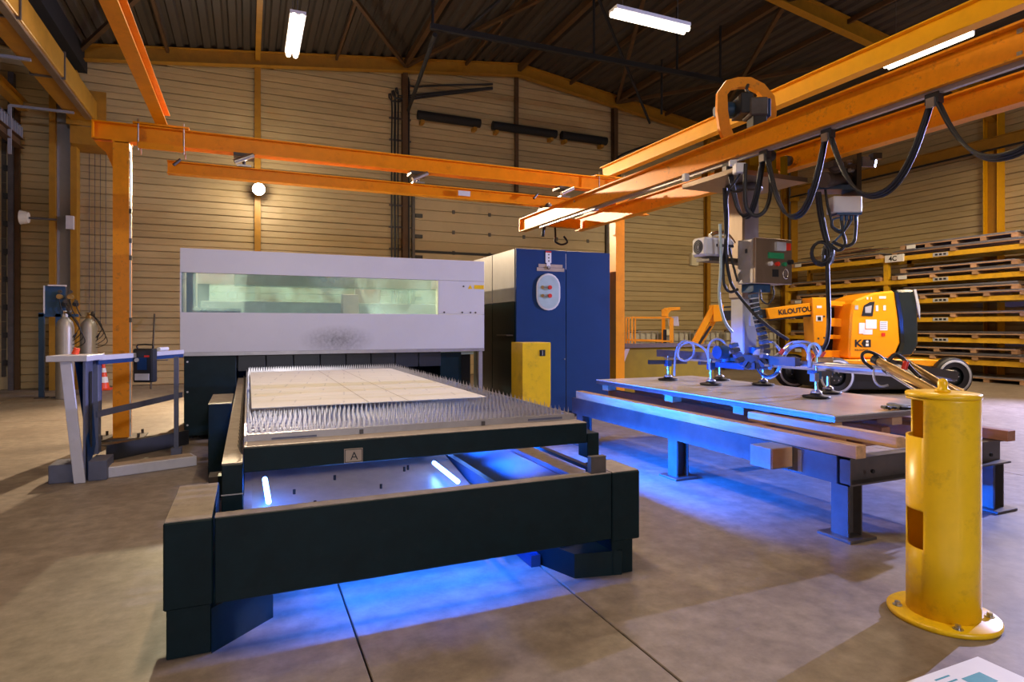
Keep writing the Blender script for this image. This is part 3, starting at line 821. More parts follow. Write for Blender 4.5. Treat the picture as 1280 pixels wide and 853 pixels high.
bx('gland_block', 'blue_frame', vl, 4.72, 4.95, 4.7, 4.86, 1.80, 1.885)
# blower unit on the left of the mast
bl = bx('blower', 'light_grey', vl, 4.43, 4.82, 5.08, 5.3, 2.2, 2.40, bevel=.025)
MB().lathe((4.428, 5.19, 2.3), [(.001, .0), (.075, .0), (.082, .008), (.075, .014)], 24, 'x').build('grille', 'slate_paint', bl)
for k in range(3):
    MB().lathe((4.426, 5.19, 2.3), [(.02 + k * .02, 0), (.026 + k * .02, -.004), (.032 + k * .02, 0)], 20, 'x').build('grille_ring', 'black_plastic', bl)
bx('name_strip', 'black_plastic', bl, 4.58, 4.82, 5.076, 5.081, 2.30, 2.33)
bx('name_tag', 'white_paper', bl, 4.60, 4.65, 5.073, 5.078, 2.295, 2.335)
MB().tube([(4.56, 5.15, 2.42), (4.64, 5.15, 2.45), (4.78, 5.15, 2.45), (4.86, 5.12, 2.35)], .028).build('blower_pipe', 'chrome', bl)
bx('blower_shelf', 'dark_steel', vl, 4.5, 4.98, 5.1, 5.3, 2.15, 2.19)
# main lifting tubes
MB().cyl((MX, 3.0, 1.06), (MX, 6.6, 1.06), .045, n=16).build('lifting_beam', 'steel', vl)
bx('lifting_beam', 'raw_steel', vl, MX - .14, MX - .07, 4.4, 6.62, 1.05, 1.14)
bx('cross_head', 'blue_frame', vl, MX - .22, MX + .22, MY - .22, MY + .22, .98, 1.05, bevel=.01)
for dx, dy, rr in ((-.15, .12, .06), (.12, .14, .055), (.02, -.16, .07)):
    MB().cyl((MX + dx, MY + dy, 1.05), (MX + dx, MY + dy, 1.22), rr, n=14).build('valve_block', 'blue_frame' if rr > .056 else 'steel', vl)
MB().sphere((MX - .02, MY - .26, 1.12), .085).build('vacuum_filter', 'grey_plastic', vl)
MB().cyl((MX - .34, MY + .05, 1.16), (MX - .22, MY + .05, 1.16), .075, n=16).build('motor', 'blue_frame', vl)
cups = [(4.82, 6.2), (4.88, 5.5), (5.42, 5.95), (5.42, 5.25), (4.92, 4.12), (5.36, 4.35)]
SH = .775
for (cx, cy) in cups:
    MB().bar((MX, cy, 1.0), (cx, cy, 1.0), .05, .05).build('cross_arm', 'raw_steel', vl)
    MB().obox((cx, cy, .99), (.07, .07, .08)).build('arm_clamp', 'blue_frame', vl, .006)
    MB().cyl((cx, cy, .83), (cx, cy, 1.08), .016, n=10).build('plunger', 'chrome', vl)
    MB().lathe((cx, cy, SH), [(.001, 0), (.115, 0), (.125, .012), (.118, .02), (.06, .028), (.045, .05), (.02, .06), (.001, .06)], 24).build('suction_cup', 'black_rubber', vl)
    MB().lathe((cx, cy, SH + .024), [(.001, .012), (.05, .012), (.05, .03), (.03, .05), (.001, .05)], 18).build('cup_hub', 'steel', vl)
MB().bar((4.6, 6.3, 1.0), (4.9, 6.2, 1.0), .05, .05).build('release_handle', 'black_plastic', vl)
MB().bar((4.84, 6.19, .83), (4.85, 6.19, 1.0), .02, .02).build('stroke_marker', 'safety_yellow', vl)


def hose(pts, r=.013, m_='grey_hose', par=vl, nm='hose'):
    MB().tube([V(*p) for p in pts], r, 7, 5).build(nm, m_, par)


hose([(843, 470, 7.3), (845, 440, 7.3), (853, 427, 7.2), (865, 430, 7.2), (867, 443, 7.2), (858, 451, 7.2), (848, 447, 7.2), (850, 434, 7.2), (862, 428, 7.1), (880, 436, 6.95), (886, 450, 6.85), (887, 462, 6.85)])
hose([(886, 455, 6.8), (886, 433, 6.8), (895, 424, 6.8), (905, 428, 6.8), (913, 442, 6.7)])
hose([(900, 280, 6.3), (901, 335, 6.35), (899, 370, 6.4), (905, 400, 6.4), (915, 415, 6.5)], .016, 'pale_blue')
hose([(907, 235, 6.2), (909, 275, 6.3), (908, 320, 6.35), (912, 348, 6.4), (918, 362, 6.4), (930, 378, 6.4), (945, 395, 6.3), (965, 412, 6.2), (985, 425, 6.2)], .017, 'black_rubber', nm='cable')
hose([(905, 235, 6.2), (907, 300, 6.35), (904, 330, 6.4), (905, 355, 6.4), (912, 365, 6.4), (922, 362, 6.3)], .016, 'black_rubber', nm='cable')
hose([(912, 310, 6.4), (916, 330, 6.35), (922, 352, 6.3)], .012, 'black_rubber', nm='cable')
hose([(926, 215, 6.0), (918, 228, 6.05), (910, 240, 6.1), (908, 262, 6.2)], .012, 'black_rubber', nm='cable')
hose([(912, 230, 6.1), (915, 239, 6.1), (928, 238, 6.0), (931, 228, 6.0)], .010, 'black_rubber', nm='cable')
hose([(932, 205, 5.95), (931, 240, 5.95), (934, 262, 5.95), (945, 270, 5.95), (957, 262, 5.95), (963, 240, 5.95), (962, 200, 5.95)], .02, 'black_rubber', nm='cable')
hose([(950, 362, 6.1), (952, 375, 6.1), (960, 380, 6.1), (967, 370, 6.1), (966, 358, 6.1)], .008, 'black_rubber', nm='cable')
# hoses on the right-hand arms
hose([(953, 468, 6.5), (962, 472, 6.4), (972, 465, 6.35), (980, 445, 6.3), (990, 434, 6.2), (1004, 432, 6.1), (1011, 442, 6.0), (1012, 460, 5.95)], .02)
hose([(962, 462, 6.4), (968, 448, 6.4), (978, 440, 6.35), (988, 430, 6.25), (1005, 428, 6.15), (1015, 432, 6.1), (1022, 445, 6.0)], .02)
hose([(950, 425, 6.5), (965, 428, 6.4), (975, 438, 6.35), (978, 448, 6.3)], .014)
hose([(1010, 450, 6.0), (1012, 433, 6.0), (1020, 430, 6.0), (1026, 438, 5.95), (1022, 447, 5.95)], .014, 'pale_blue')
hose([(942, 452, 6.5), (950, 466, 6.45), (960, 471, 6.4), (975, 465, 6.3)], .013, 'black_rubber')
MB().cyl(V(982, 437, 6.28), V(991, 431, 6.2), .026, n=10).build('hose_coupling', 'brass', vl)
for p in ((977, 440), (1014, 446), (1028, 443)):
    MB().cyl(V(p[0] - 2, p[1] + 3, 6.2), V(p[0] + 2, p[1] - 3, 6.2), .022, n=10).build('hose_coupling', 'red', vl)
MB().obox(V(1030, 450, 5.9), (.16, .05, .05), Matrix((Rv, Fv, UP)).transposed()).build('valve_manifold', 'brass', vl, .005)
MB().obox(V(1018, 472, 5.7), (.06, .06, .08)).build('arm_clamp', 'steel', vl, .005)
# energy chain
chain = [V(*p) for p in ((940, 362, 6.35), (943, 380, 6.35), (948, 400, 6.35), (953, 420, 6.35), (957, 437, 6.35), (955, 450, 6.35), (947, 457, 6.35), (936, 458, 6.35), (926, 452, 6.35), (920, 440, 6.35), (916, 428, 6.35))]
for i in range(len(chain) - 1):
    a, b_ = chain[i], chain[i + 1]
    nn = max(2, int((b_ - a).length / .042))
    for k in range(nn):
        p = a + (b_ - a) * (k / nn); q = a + (b_ - a) * ((k + .72) / nn)
        MB().bar(p, q, .07, .085, Fv).build('chain_link', 'blue_frame' if (k % 2) else 'black_plastic', vl)
# gold pneumatic cylinders on the near end
for k, (p, q, r, m_) in enumerate((((1095, 450, 4.6), (1172, 492, 4.1), .03, 'gold_metal'), ((1108, 463, 4.6), (1158, 494, 4.1), .022, 'chrome'), ((1110, 461, 4.7), (1150, 486, 4.3), .034, 'gold_metal'),
                                  ((1135, 455, 4.7), (1195, 492, 4.2), .026, 'brass'), ((1150, 466, 4.8), (1205, 490, 4.5), .016, 'gold_metal'))):
    MB().cyl(V(*p), V(*q), r, n=16).build('handle_bar' if r < .02 else 'air_cylinder', m_, vl)
    e = (V(*q) - V(*p)).normalized()
    MB().cyl(V(*p) - e * .02, V(*p) + e * .03, r * 1.15, n=16).build('cylinder_cap', 'black_plastic', vl)
MB().bar(V(1100, 449, 4.7), V(1165, 484, 4.35), .12, .03).build('mounting_rail', 'raw_steel', vl)
hose([(1092, 462, 4.6), (1080, 452, 4.6), (1078, 443, 4.6), (1086, 440, 4.6), (1100, 446, 4.6), (1108, 454, 4.6)], .012, 'black_rubber')
hose([(1092, 460, 4.6), (1093, 475, 4.55), (1100, 483, 4.5), (1110, 482, 4.5)], .009, 'grey_hose')
hose([(1110, 452, 4.6), (1118, 444, 4.6), (1128, 448, 4.6), (1140, 462, 4.5), (1150, 472, 4.4)], .014, 'black_rubber')
MB().cyl(V(1130, 462, 4.5), V(1133, 452, 4.5), .02, n=10).build('hose_coupling', 'red', vl)
MB().bar((MX, 3.0, 1.06), V(1100, 452, 4.65), .06, .06).build('end_arm', 'raw_steel', vl)

# drive unit with pendant cable hung from the second beam
du = thing('travel_drive', (5.72, 4.5, 2.7), 'motor drive unit with grey box and hanging cables below the second bridge beam', 'drive unit')
MR = Matrix((Rv, Fv, UP)).transposed()
MB().obox(V(1064, 230, 6.5), (.05, .3, .62), MR).build('back_plate', 'black_plastic', du)
MB().obox(V(1040, 237, 6.5), (.4, .25, .05), MR).build('bracket', 'blue_frame', du)
MB().cyl(V(1045, 208, 6.3), V(1045, 208, 6.55), .075, n=20).build('drive_wheel', 'dark_steel', du)
MB().cyl(V(1045, 208, 6.27), V(1045, 208, 6.31), .045, .05, n=20).build('wheel_hub', 'raw_steel', du)
MB().cyl(V(1034, 225, 6.35), V(1058, 224, 6.5), .075, n=20).build('motor', 'dark_steel', du)
MB().cyl(V(1029, 225, 6.32), V(1035, 225, 6.36), .08, n=20).build('motor_cap', 'raw_steel', du)
bx('beam_clamp', 'dark_steel', du, 5.5, 5.85, 4.4, 4.6, 3.09, 3.15)
MB().bar(V(1066, 202, 6.45), V(1095, 203, 6.3), .06, .1).build('switch_arm', 'blue_frame', du)
MB().obox(V(1094, 196, 6.3), (.09, .09, .06), MR).build('switch_head', 'black_plastic', du)
for px in (1060, 1062):
    MB().cyl(V(px, 203 + (px - 1060) * 5, 6.3), V(px + 4, 203 + (px - 1060) * 5, 6.35), .02, n=10).build('terminal', 'steel', du)
MB().obox(V(1055, 257, 6.4), (.3, .16, .17), MR).build('terminal_box', 'light_grey', du, .01)
MB().obox(V(1058, 268, 6.4), (.26, .12, .03), MR).build('gland_plate', 'blue_frame', du)
for i, x0 in enumerate((1052, 1058, 1064, 1070)):
    MB().cyl(V(x0, 269, 6.4), V(x0, 276, 6.4), .018, n=8).build('cable_gland', 'blue_frame', du)


def dcable(pts, r=.013, m_='black_rubber'):
    MB().tube([V(*p) for p in pts], r, 7, 5).build('cable', m_, du)


dcable([(1021, 240, 6.4), (1024, 265, 6.4), (1029, 290, 6.4), (1033, 305, 6.4), (1034, 325, 6.4), (1035, 360, 6.3), (1036, 400, 6.1), (1034, 425, 6.0), (1028, 438, 5.95)], .022)
dcable([(1024, 240, 6.4), (1027, 265, 6.4), (1032, 290, 6.4), (1035, 305, 6.4), (1036, 330, 6.4)], .02)
dcable([(1031, 232, 6.4), (1034, 255, 6.4), (1039, 275, 6.4), (1040, 284, 6.4), (1050, 291, 6.4), (1058, 285, 6.4), (1062, 275, 6.4)])
dcable([(1052, 276, 6.4), (1053, 290, 6.4), (1056, 300, 6.4), (1055, 308, 6.4), (1048, 313, 6.4), (1036, 305, 6.4)], .018)
dcable([(1070, 276, 6.4), (1069, 293, 6.4), (1066, 304, 6.4), (1055, 308, 6.4), (1040, 302, 6.4)], .018)
dcable([(1064, 276, 6.4), (1056, 288, 6.4), (1044, 301, 6.4), (1036, 310, 6.4)], .011, 'blue_frame')
dcable([(1058, 276, 6.4), (1053, 288, 6.4), (1042, 284, 6.4), (1041, 275, 6.4), (1050, 272, 6.4)], .009, 'blue_frame')
for k, (ax, ay, r) in enumerate(((1026, 316, .1), (1027, 317, .115), (1034, 320, .085), (1035, 318, .1))):
    c0 = V(ax, ay, 6.38 + k * .02)
    MB().tube([c0 + (Rv * math.cos(t * PI / 8) * (r * (.95 if k < 2 else .55)) + UP * math.sin(t * PI / 8) * r * 1.1) for t in range(17)], .016, 7, 1).build('cable_coil', 'black_rubber', du)

# ================================================================== LASER MACHINE
lm = thing('laser_cutter', (1.25, 8.7, 0), 'white and dark teal laser cutting machine with long window above the bed', 'laser cutter')
YL = 8.61
X0, X1 = -.78, 3.28
fp = bx('front_panel', 'white_housing', lm, X0, X1, YL, YL + .05, 2.125, 2.43, bevel=.004)
bx('front_panel', 'white_housing', lm, X0, X1, YL, YL + .05, 1.12, 1.625, bevel=.004)
rp = bx('front_panel', 'white_housing', lm, 2.56, X1, YL + .001, YL + .05, 1.628, 2.122, bevel=.003)
bx('side_trim', 'white_housing', lm, X0, X0 + .015, YL, YL + .05, 1.625, 2.125)
bx('bottom_edge', 'galvanised', lm, X0, X1, YL - .004, YL + .06, 1.075, 1.12)
bx('window_pane', 'window_glass', lm, X0 + .015, 2.56, YL + .02, YL + .03, 1.625, 2.125)
bx('warning_label', 'safety_yellow', rp, 3.12, 3.275, YL - .002, YL + .002, 2.01, 2.07)
MB().prism([(3.02, 2.01), (3.09, 2.01), (3.055, 2.07)], (0, YL - .002, 0), (1, 0, 0), (0, 0, 1), 0, -.003).build('warning_triangle', 'safety_yellow', rp)
MB().cyl((2.95, YL - .004, 2.045), (2.95, YL + .01, 2.045), .014, n=10).build('screw', 'dark_steel', rp)
for xx in (2.65, 2.93, 3.06, 3.14):
    MB().cyl((xx, YL - .004, 1.655), (xx, YL + .01, 1.655), .014, n=10).build('screw', 'dark_steel', rp)
# housing body
YK = 11.1
bx('side_wall', 'white_housing', lm, X0, X0 + .03, YL + .05, YK, 1.12, 2.43)
bx('side_wall', 'cream', lm, X1 - .03, X1, YL + .05, YK, 1.12, 2.43)
bx('rear_panel', 'white_housing', lm, X0, X1, YK - .04, YK, 2.14, 2.43)
bx('rear_panel', 'white_housing', lm, X0, X1, YK - .04, YK, 1.12, 1.66)
bx('rear_mullion', 'white_housing', lm, 1.75, 2.2, YK - .04, YK, 1.66, 2.14)
bx('rear_mullion', 'blue_frame', lm, X0 + .03, X0 + .2, YK - .04, YK, 1.66, 2.14)
bx('rear_window', 'window_glass', lm, X0 + .03, 3.25, YK - .03, YK - .02, 1.66, 2.14)
bx('light_blocker', 'light_grey', lm, .02, 1.25, YL + .05, YK - .04, 2.38, 2.41)  # unseen cover added to keep the floodlight off the bed sheet
bx('inner_bed', 'pale_blue', lm, X0 + .1, X1 - .1, YL + .2, YK - .1, 1.02, 1.12)
bx('gantry_beam', 'pale_blue', lm, X0 + .15, 2.9, 9.9, 10.15, 1.55, 1.82, bevel=.01)
bx('cutting_head', 'light_grey', lm, 1.35, 1.6, 9.72, 9.9, 1.4, 1.95, bevel=.01)
bx('inner_post', 'blue_paint', lm, X0 + .06, X0 + .16, YL + .15, YL + .3, 1.12, 2.4)
bx('inner_bin', 'blue_paint', lm, X0 + .08, X0 + .7, YL + .1, YL + .35, 1.5, 1.68)
bx('valve_box', 'safety_yellow', lm, 2.45, 2.75, YK - .25, YK - .05, 2.43, 2.6)
for q in range(4): bx('valve_pipe', 'dark_steel', lm, 2.3 + q * .06, 2.32 + q * .06, YK - .2, YK - .18, 2.43, 2.66)
bx('inner_duct', 'pale_blue', lm, -.2, 3.0, 10.5, 10.8, 2.1, 2.3, bevel=.01)
# lower part
bx('left_cabinet', 'teal_dark', lm, X0 + .04, -.14, YL + .05, YK, .06, 1.075, bevel=.006)
for z in (.2, .62, 1.0):
    MB().cyl((X0 + .08, YL + .045, z), (X0 + .08, YL + .06, z), .012, n=10).build('screw', 'light_grey', lm)
for k in range(5):
    MB().cyl((X0 + .1 + k * .12, YL + .3, 0), (X0 + .1 + k * .12, YL + .3, .08), .03, n=10).build('levelling_foot', 'black_plastic', lm)
bx('header', 'black_matte', lm, -.14, 2.62, YL + .12, YL + .2, .9, 1.075)
for k in range(8):
    bx('curtain_flap', 'black_plastic', lm, -.12 + k * .345, .21 + k * .345, YL + .09, YL + .105, .86 - .0, 1.07, bevel=.004)
bx('right_cabinet', 'teal_dark', lm, 2.62, 2.95, YL + .1, YK - .3, .1, 1.06, bevel=.006)
bx('right_post', 'galvanised', lm, 3.2, 3.26, YL + .02, YL + .08, 0, 1.08)
bx('inner_frame', 'black_matte', lm, 2.95, 3.2, YL + .4, YK - .2, 0, 1.06)
bx('rear_base', 'teal_dark', lm, -.14, 2.62, YK - .3, YK, 0, 1.075)
bx('extraction_duct', 'raw_steel', lm, -.1, 2.6, YL + .35, YK - .35, .1, .5)

# blue cabinet
bc = thing('electrical_cabinet', (4.6, 9.2, 0), 'tall navy blue machine cabinet with an oval viewing port', 'cabinet')
CX0, CX1, CY0, CY1, CZ = 3.76, 5.44, 8.5, 10.4, 2.645
bx('body', 'blue_paint', bc, CX0 + .01, CX1, CY0 + .03, CY1, .06, CZ)
bx('door', 'blue_paint', bc, CX0, 4.62, CY0, CY0 + .03, .1, CZ, bevel=.005)
bx('door', 'blue_paint', bc, 4.63, CX1, CY0, CY0 + .03, .1, CZ, bevel=.005)
bx('plinth', 'black_matte', bc, CX0 + .03, CX1 - .03, CY0 + .06, CY1, 0, .06)
for k in range(2):
    a = CY0 + .04 + k * .93
    bx('side_panel', 'grey_cabinet', bc, CX0 - .012, CX0 + .01, a, a + .91, 1.83, CZ - .005, bevel=.004)
    bx('side_panel', 'teal_dark', bc, CX0 - .012, CX0 + .01, a, a + .91, .1, 1.82, bevel=.004)
bx('side_shelf', 'raw_steel', bc, CX0 - .12, CX0, CY0 + .1, CY0 + .5, 1.3, 1.32)


def oval(w, h, n=10):
    r = w / 2; pts = []
    for k in range(n + 1): pts.append((r * math.cos(PI * k / n), h / 2 - r + r * math.sin(PI * k / n)))
    for k in range(n + 1): pts.append((-r * math.cos(PI * k / n), -(h / 2 - r) - r * math.sin(PI * k / n)))
    return pts


OC = (4.305, CY0, 1.985)
op = MB().prism(oval(.42, .58), OC, (1, 0, 0), (0, 0, 1), 0, .02).build('port_rim', 'light_grey', bc, .008)
MB().prism(oval(.36, .52), OC, (1, 0, 0), (0, 0, 1), .012, .023).build('port_panel', 'pale_blue', bc)
for z in (-.06, .07):
    MB().cyl((4.32, CY0 - .05, 1.985 + z), (4.32, CY0 - .02, 1.985 + z), .032, n=14).build('rotary_knob', 'red', bc)
    MB().cyl((4.2, CY0 - .03, 1.985 + z), (4.2, CY0 - .02, 1.985 + z), .028, n=14).build('gauge', 'brass', bc)
MB().box(4.21, 4.31, CY0 - .035, CY0 - .02, 1.91, 1.92).box(4.21, 4.31, CY0 - .035, CY0 - .02, 2.05, 2.06).build('gauge_bar', 'galvanised', bc)
bx('tape_strip', 'tape', bc, 4.14, 4.56, CY0 - .004, CY0, 2.37, 2.42)
bx('tape_strip', 'tape', bc, 4.11, 4.59, CY0 - .005, CY0, 2.31, 2.365)
tg = bx('lockout_tag', 'white_paper', bc, 4.26, 4.36, CY0 - .006, CY0, 2.44, 2.60)
bx('tag_strap', 'white_paper', bc, 4.28, 4.34, CY0 - .009, CY0, 2.37, 2.44)
bx('tag_header', 'red', bc, 4.26, 4.36, CY0 - .008, CY0, 2.60, 2.625)
for k in range(3):
    bx('tag_mark', 'text_black', bc, 4.305, 4.325, CY0 - .009, CY0 - .006, 2.46 + k * .05, 2.48 + k * .05)
MB().lathe((4.31, CY0 - .012, 2.365), [(.02, 0), (.03, .006), (.02, .01)], 14, 'y').build('tag_ring', 'dark_steel', bc)
bx('door_seam', 'light_grey', bc, 4.622, 4.628, CY0 + .002, CY0 + .03, 2.35, 2.6)
MB().cyl((4.6, CY0 - .01, .93), (4.6, CY0, .93), .012, n=10).build('lock', 'steel', bc)

# yellow sensor post in front
yp = thing('sensor_post', (3.8, 8.0, 0), 'yellow square safety sensor post with black slot before the blue cabinet', 'sensor post')
bx('housing', 'safety_yellow', yp, 3.57, 4.02, 7.85, 8.25, 0, 1.215, bevel=.006)
bx('sensor_slot', 'black_matte', yp, 3.84, 3.93, 7.845, 7.86, 1.02, 1.11)
bx('slot_light', 'galvanised', yp, 3.875, 3.89, 7.84, 7.85, 1.03, 1.10)

# ================================================================== SHUTTLE TABLE
st = thing('shuttle_table', (.9, 3.0, 0), 'dark teal shuttle table base with blue light tubes in front of the laser', 'table')
YT = 2.99
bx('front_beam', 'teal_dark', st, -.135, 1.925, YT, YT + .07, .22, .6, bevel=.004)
bx('beam_top', 'beige_top', st, -.135, 1.925, YT + .004, YT + .075, .6, .604)
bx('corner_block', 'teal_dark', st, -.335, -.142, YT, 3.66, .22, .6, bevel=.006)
bx('block_top', 'beige_top', st, -.33, -.147, YT + .006, 3.65, .6, .604)
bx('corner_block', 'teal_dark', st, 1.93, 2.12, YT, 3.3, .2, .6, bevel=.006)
bx('block_top', 'beige_top', st, 1.935, 2.115, YT + .006, 3.29, .6, .604)
bx('leg', 'teal_dark', st, -.325, -.15, YT + .02, 3.22, 0, .22, bevel=.004)
MB().prism([(-.149, 3.0), (.115, 3.25), (.115, 3.6), (-.149, 3.7)], (0, 0, 0), (1, 0, 0), (0, 1, 0), .0, .2).build('foot', 'teal_dark', st)
bx('leg', 'teal_dark', st, 1.94, 2.085, YT + .02, 3.2, 0, .22, bevel=.004)
MB().prism([(1.62, 3.35), (1.72, 3.06), (2.0, 3.0), (2.06, 3.05), (2.06, 3.6), (1.62, 3.9)], (0, 0, 0), (1, 0, 0), (0, 1, 0), .0, .14).build('foot', 'teal_dark', st)
MB().prism([(1.56, 3.3), (1.62, 3.3), (1.62, 4.2), (1.56, 4.2)], (0, 0, 0), (1, 0, 0), (0, 1, 0), .0, .07).build('foot_rail', 'blue_paint', st)
bx('side_beam', 'teal_dark', st, -.1, -.03, 3.66, 8.5, .2, .42)
bx('side_beam', 'teal_dark', st, 2.0, 2.1, 3.3, 8.5, .2, .40)
for yy in (5.6, 8.2):
    for x0 in (-.3, 1.98):
        bx('leg', 'dark_steel', st, x0, x0 + .12, yy, yy + .2, 0, .2)
# catch trays between the side beams
tr_ = MB().prism([(3.42, .38), (3.46, .38), (4.3, .52), (4.3, .54), (3.42, .40)], (.02, 0, 0), (0, 1, 0), (0, 0, 1), 0, 1.28).build('catch_tray', 'galvanised', st)
for (xx, yy) in ((.25, 3.8), (.35, 3.62), (.5, 3.95), (.75, 3.75), (.95, 3.98), (.98, 4.0)):
    MB().cyl((xx, yy, .38 + (yy - 3.36) * .17), (xx, yy, .412 + (yy - 3.36) * .17), .008, n=8).build('tray_bolt', 'black_matte', tr_)
bx('tray_side', 'galvanised', st, -.02, .02, 3.1, 8.3, .3, .5)
bx('inner_rail', 'blue_frame', st, 1.32, 1.36, 3.1, 8.3, .44, .52)
for yy in (3.9, 5.2, 6.5):
    bx('rail_post', 'blue_frame', st, 1.325, 1.355, yy, yy + .04, .2, .44)
bx('cross_member', 'teal_dark', st, -.2, 2.0, 4.9, 5.0, .2, .36)
bx('cross_member', 'teal_dark', st, -.2, 2.0, 7.2, 7.3, .2, .36)
MB().prism([(1.42, .3), (1.96, .4), (1.96, .43), (1.42, .33)], (0, 3.4, 0), (1, 0, 0), (0, 0, 1), 0, -4.8).build('catch_tray', 'teal_dark', st)
bx('stop_block', 'dark_steel', st, 1.80, 1.90, YT + .02, YT + .06, .604, .70)
bx('drive_rod', 'black_plastic', st, 1.88, 1.92, 3.1, 8.0, .58, .60)
bx('drive_housing', 'teal_dark', st, -.34, -.14, 6.3, 7.2, 0, .72, bevel=.005)
bx('housing_top', 'beige_top', st, -.34, -.14, 6.3, 7.2, .72, .725)
# blue tubes
for (a, b_) in (((.1, 3.46, .52), (.09, 3.82, .56)), ((1.15, 3.46, .52), (1.13, 3.9, .545)), ((.1, 5.6, .53), (.1, 6.1, .53)), ((1.15, 5.6, .53), (1.15, 6.1, .53))):
    t_ = MB().cyl(a, b_, .014, n=10).build('light_tube', 'blue_glow', st)
    mid = (Vector(a) + Vector(b_)) / 2
    l = bpy.data.lights.new('tube_glow', 'POINT'); l.energy = P_BLUE; l.color = BLUE; l.shadow_soft_size = .05
    o = bpy.data.objects.new('tube_glow', l); C.objects.link(o); o.parent = st; o.location = mid - ORG[st.name] + Vector((.03, 0, .05))
for yy in (4.2, 4.9, 5.6):
    MB().cyl((1.50, yy - .25, .61), (1.50, yy + .25, .61), .014, n=10).build('light_tube', 'blue_glow', st)  # hidden tubes added to throw blue light towards the support table
    alight('side_glow', st, (1.53, yy, .61), (0, -1.2, 0), P_BLUE * 36, BLUE, .05, .5, 1.35)
for xx in (.35, 1.0):
    bx('added_under_light', 'blue_glow', st, xx, xx + .5, 3.24, 3.27, .50, .52)  # hidden glowing bars added to light the floor blue
    alight('under_glow', st, (xx + .25, 3.26, .49), (.25, 0, 0), P_BLUE * 4.2, BLUE, .5, .03, 2.6)

# pallet with spiked slats
cp = thing('cutting_pallet', (.9, 3.2, .62), 'cutting pallet with rows of spiked slats marked with letter A', 'pallet')
bx('front_rail', 'teal_dark', cp, -.02, 1.88, 3.19, 3.29, .745, .865, bevel=.004)
bx('rail_top', 'beige_top', cp, -.018, 1.878, 3.192, 3.33, .865, .869)
bx('end_block', 'teal_dark', cp, -.115, -.022, 3.19, 3.3, .55, .79, bevel=.004)
bx('end_block', 'teal_dark', cp, 1.882, 1.965, 3.19, 3.3, .65, .80, bevel=.004)
bx('block_seam', 'galvanised', cp, -.117, -.02, 3.186, 3.19, .645, .65)
bx('side_rail', 'teal_dark', cp, -.115, -.022, 3.3, 8.45, .72, .79)
bx('side_rail_top', 'beige_top', cp, -.115, -.022, 3.2, 8.45, .79, .795)
bx('side_rail', 'teal_dark', cp, 1.882, 1.965, 3.3, 8.45, .72, .80)
bx('rear_rail', 'teal_dark', cp, -.02, 1.88, 8.35, 8.45, .745, .865)
bx('side_plate', 'galvanised', cp, -.018, -.008, 3.33, 8.35, .79, .90)
bx('side_plate', 'galvanised', cp, 1.862, 1.872, 3.33, 8.35, .79, .90)
for k in range(40):
    y = 3.35 + k * .12
    MB().tube([(-.03, y, .81), (-.045, y + .02, .85), (-.03, y + .045, .81)], .004, 5, 2).build('slat_clip', 'dark_steel', cp)
aplate = bx('letter_plate', 'tape', cp, .45, .543, 3.184, 3.19, .75, .822)
b = MB()
for q in ((.453, .540, .753, .756), (.453, .540, .816, .819), (.453, .456, .753, .819), (.537, .540, .753, .819)):
    b.box(q[0], q[1], 3.1825, 3.1845, q[2], q[3])
b.build('plate_border', 'text_black', aplate)
text('A', 'letter', 'text_black', aplate, (.480, 3.184, .765), (1, 0, 0), (0, 0, 1), .04)
# slat mesh shared
NT, XS0, XS1 = 66, .0, 1.85
b = MB()
th = .0035
stp = (XS1 - XS0) / NT
for k in range(NT):
    xa = XS0 + k * stp; xm = xa + stp / 2
    # tooth: four sided spike
    base = [(xm - .0062, -.005, .886), (xm + .0062, -.005, .886), (xm + .0062, .005, .886), (xm - .0062, .005, .886)]
    b.add(base + [(xm, 0, .948)], [(0, 1, 4), (1, 2, 4), (2, 3, 4), (3, 0, 4)])
b.box(XS0, XS1, -th, th, .80, .89)
slat0 = None
ny = 44
for k in range(ny):
    y = 3.345 + k * .114
    if slat0 is None:
        bb = MB(); bb.add([p + Vector((0, y, 0)) for p in b.v], b.f)
        slat0 = bb.build('support_slat', 'spike_steel', cp); y00 = y
    else:
        q = bpy.data.objects.new('support_slat', slat0.data); C.objects.link(q); q.parent = cp
        q.location = (random.uniform(-.5, .5) * stp, y - y00, 0)
bx('front_plate', 'galvanised', cp, -.005, 1.86, 3.328, 3.338, .865, .905)
for xx in (.55, 1.25):
    bx('plate_clip', 'dark_steel', cp, xx, xx + .02, 3.318, 3.328, .872, .895)
bx('scratch_tape', 'slate_paint', cp, .11, .33, 3.322, 3.328, .873, .882)
bx('scratch_tape', 'slate_paint', cp, 1.55, 1.78, 3.322, 3.328, .878, .89)

sh = MB().box(.02, 1.54, 4.0, 7.13, .949, .954).build('metal_sheet', 'film_sheet', label='large film covered metal sheet lying on the spiked pallet', cat='sheet metal')
for xx in (.72, .98):
    bx('film_seam', 'galvanised', sh, xx, xx + .006, 4.0, 7.13, .954, .9545)

# ================================================================== LEFT BARRIER AND BACKGROUND LEFT
ba = thing('safety_barrier', (-1.2, 7.0, 0), 'white light barrier column with lilac light in its colour and rails beside the laser', 'barrier')
pb = Vector((-1.43, 6.73, 0))
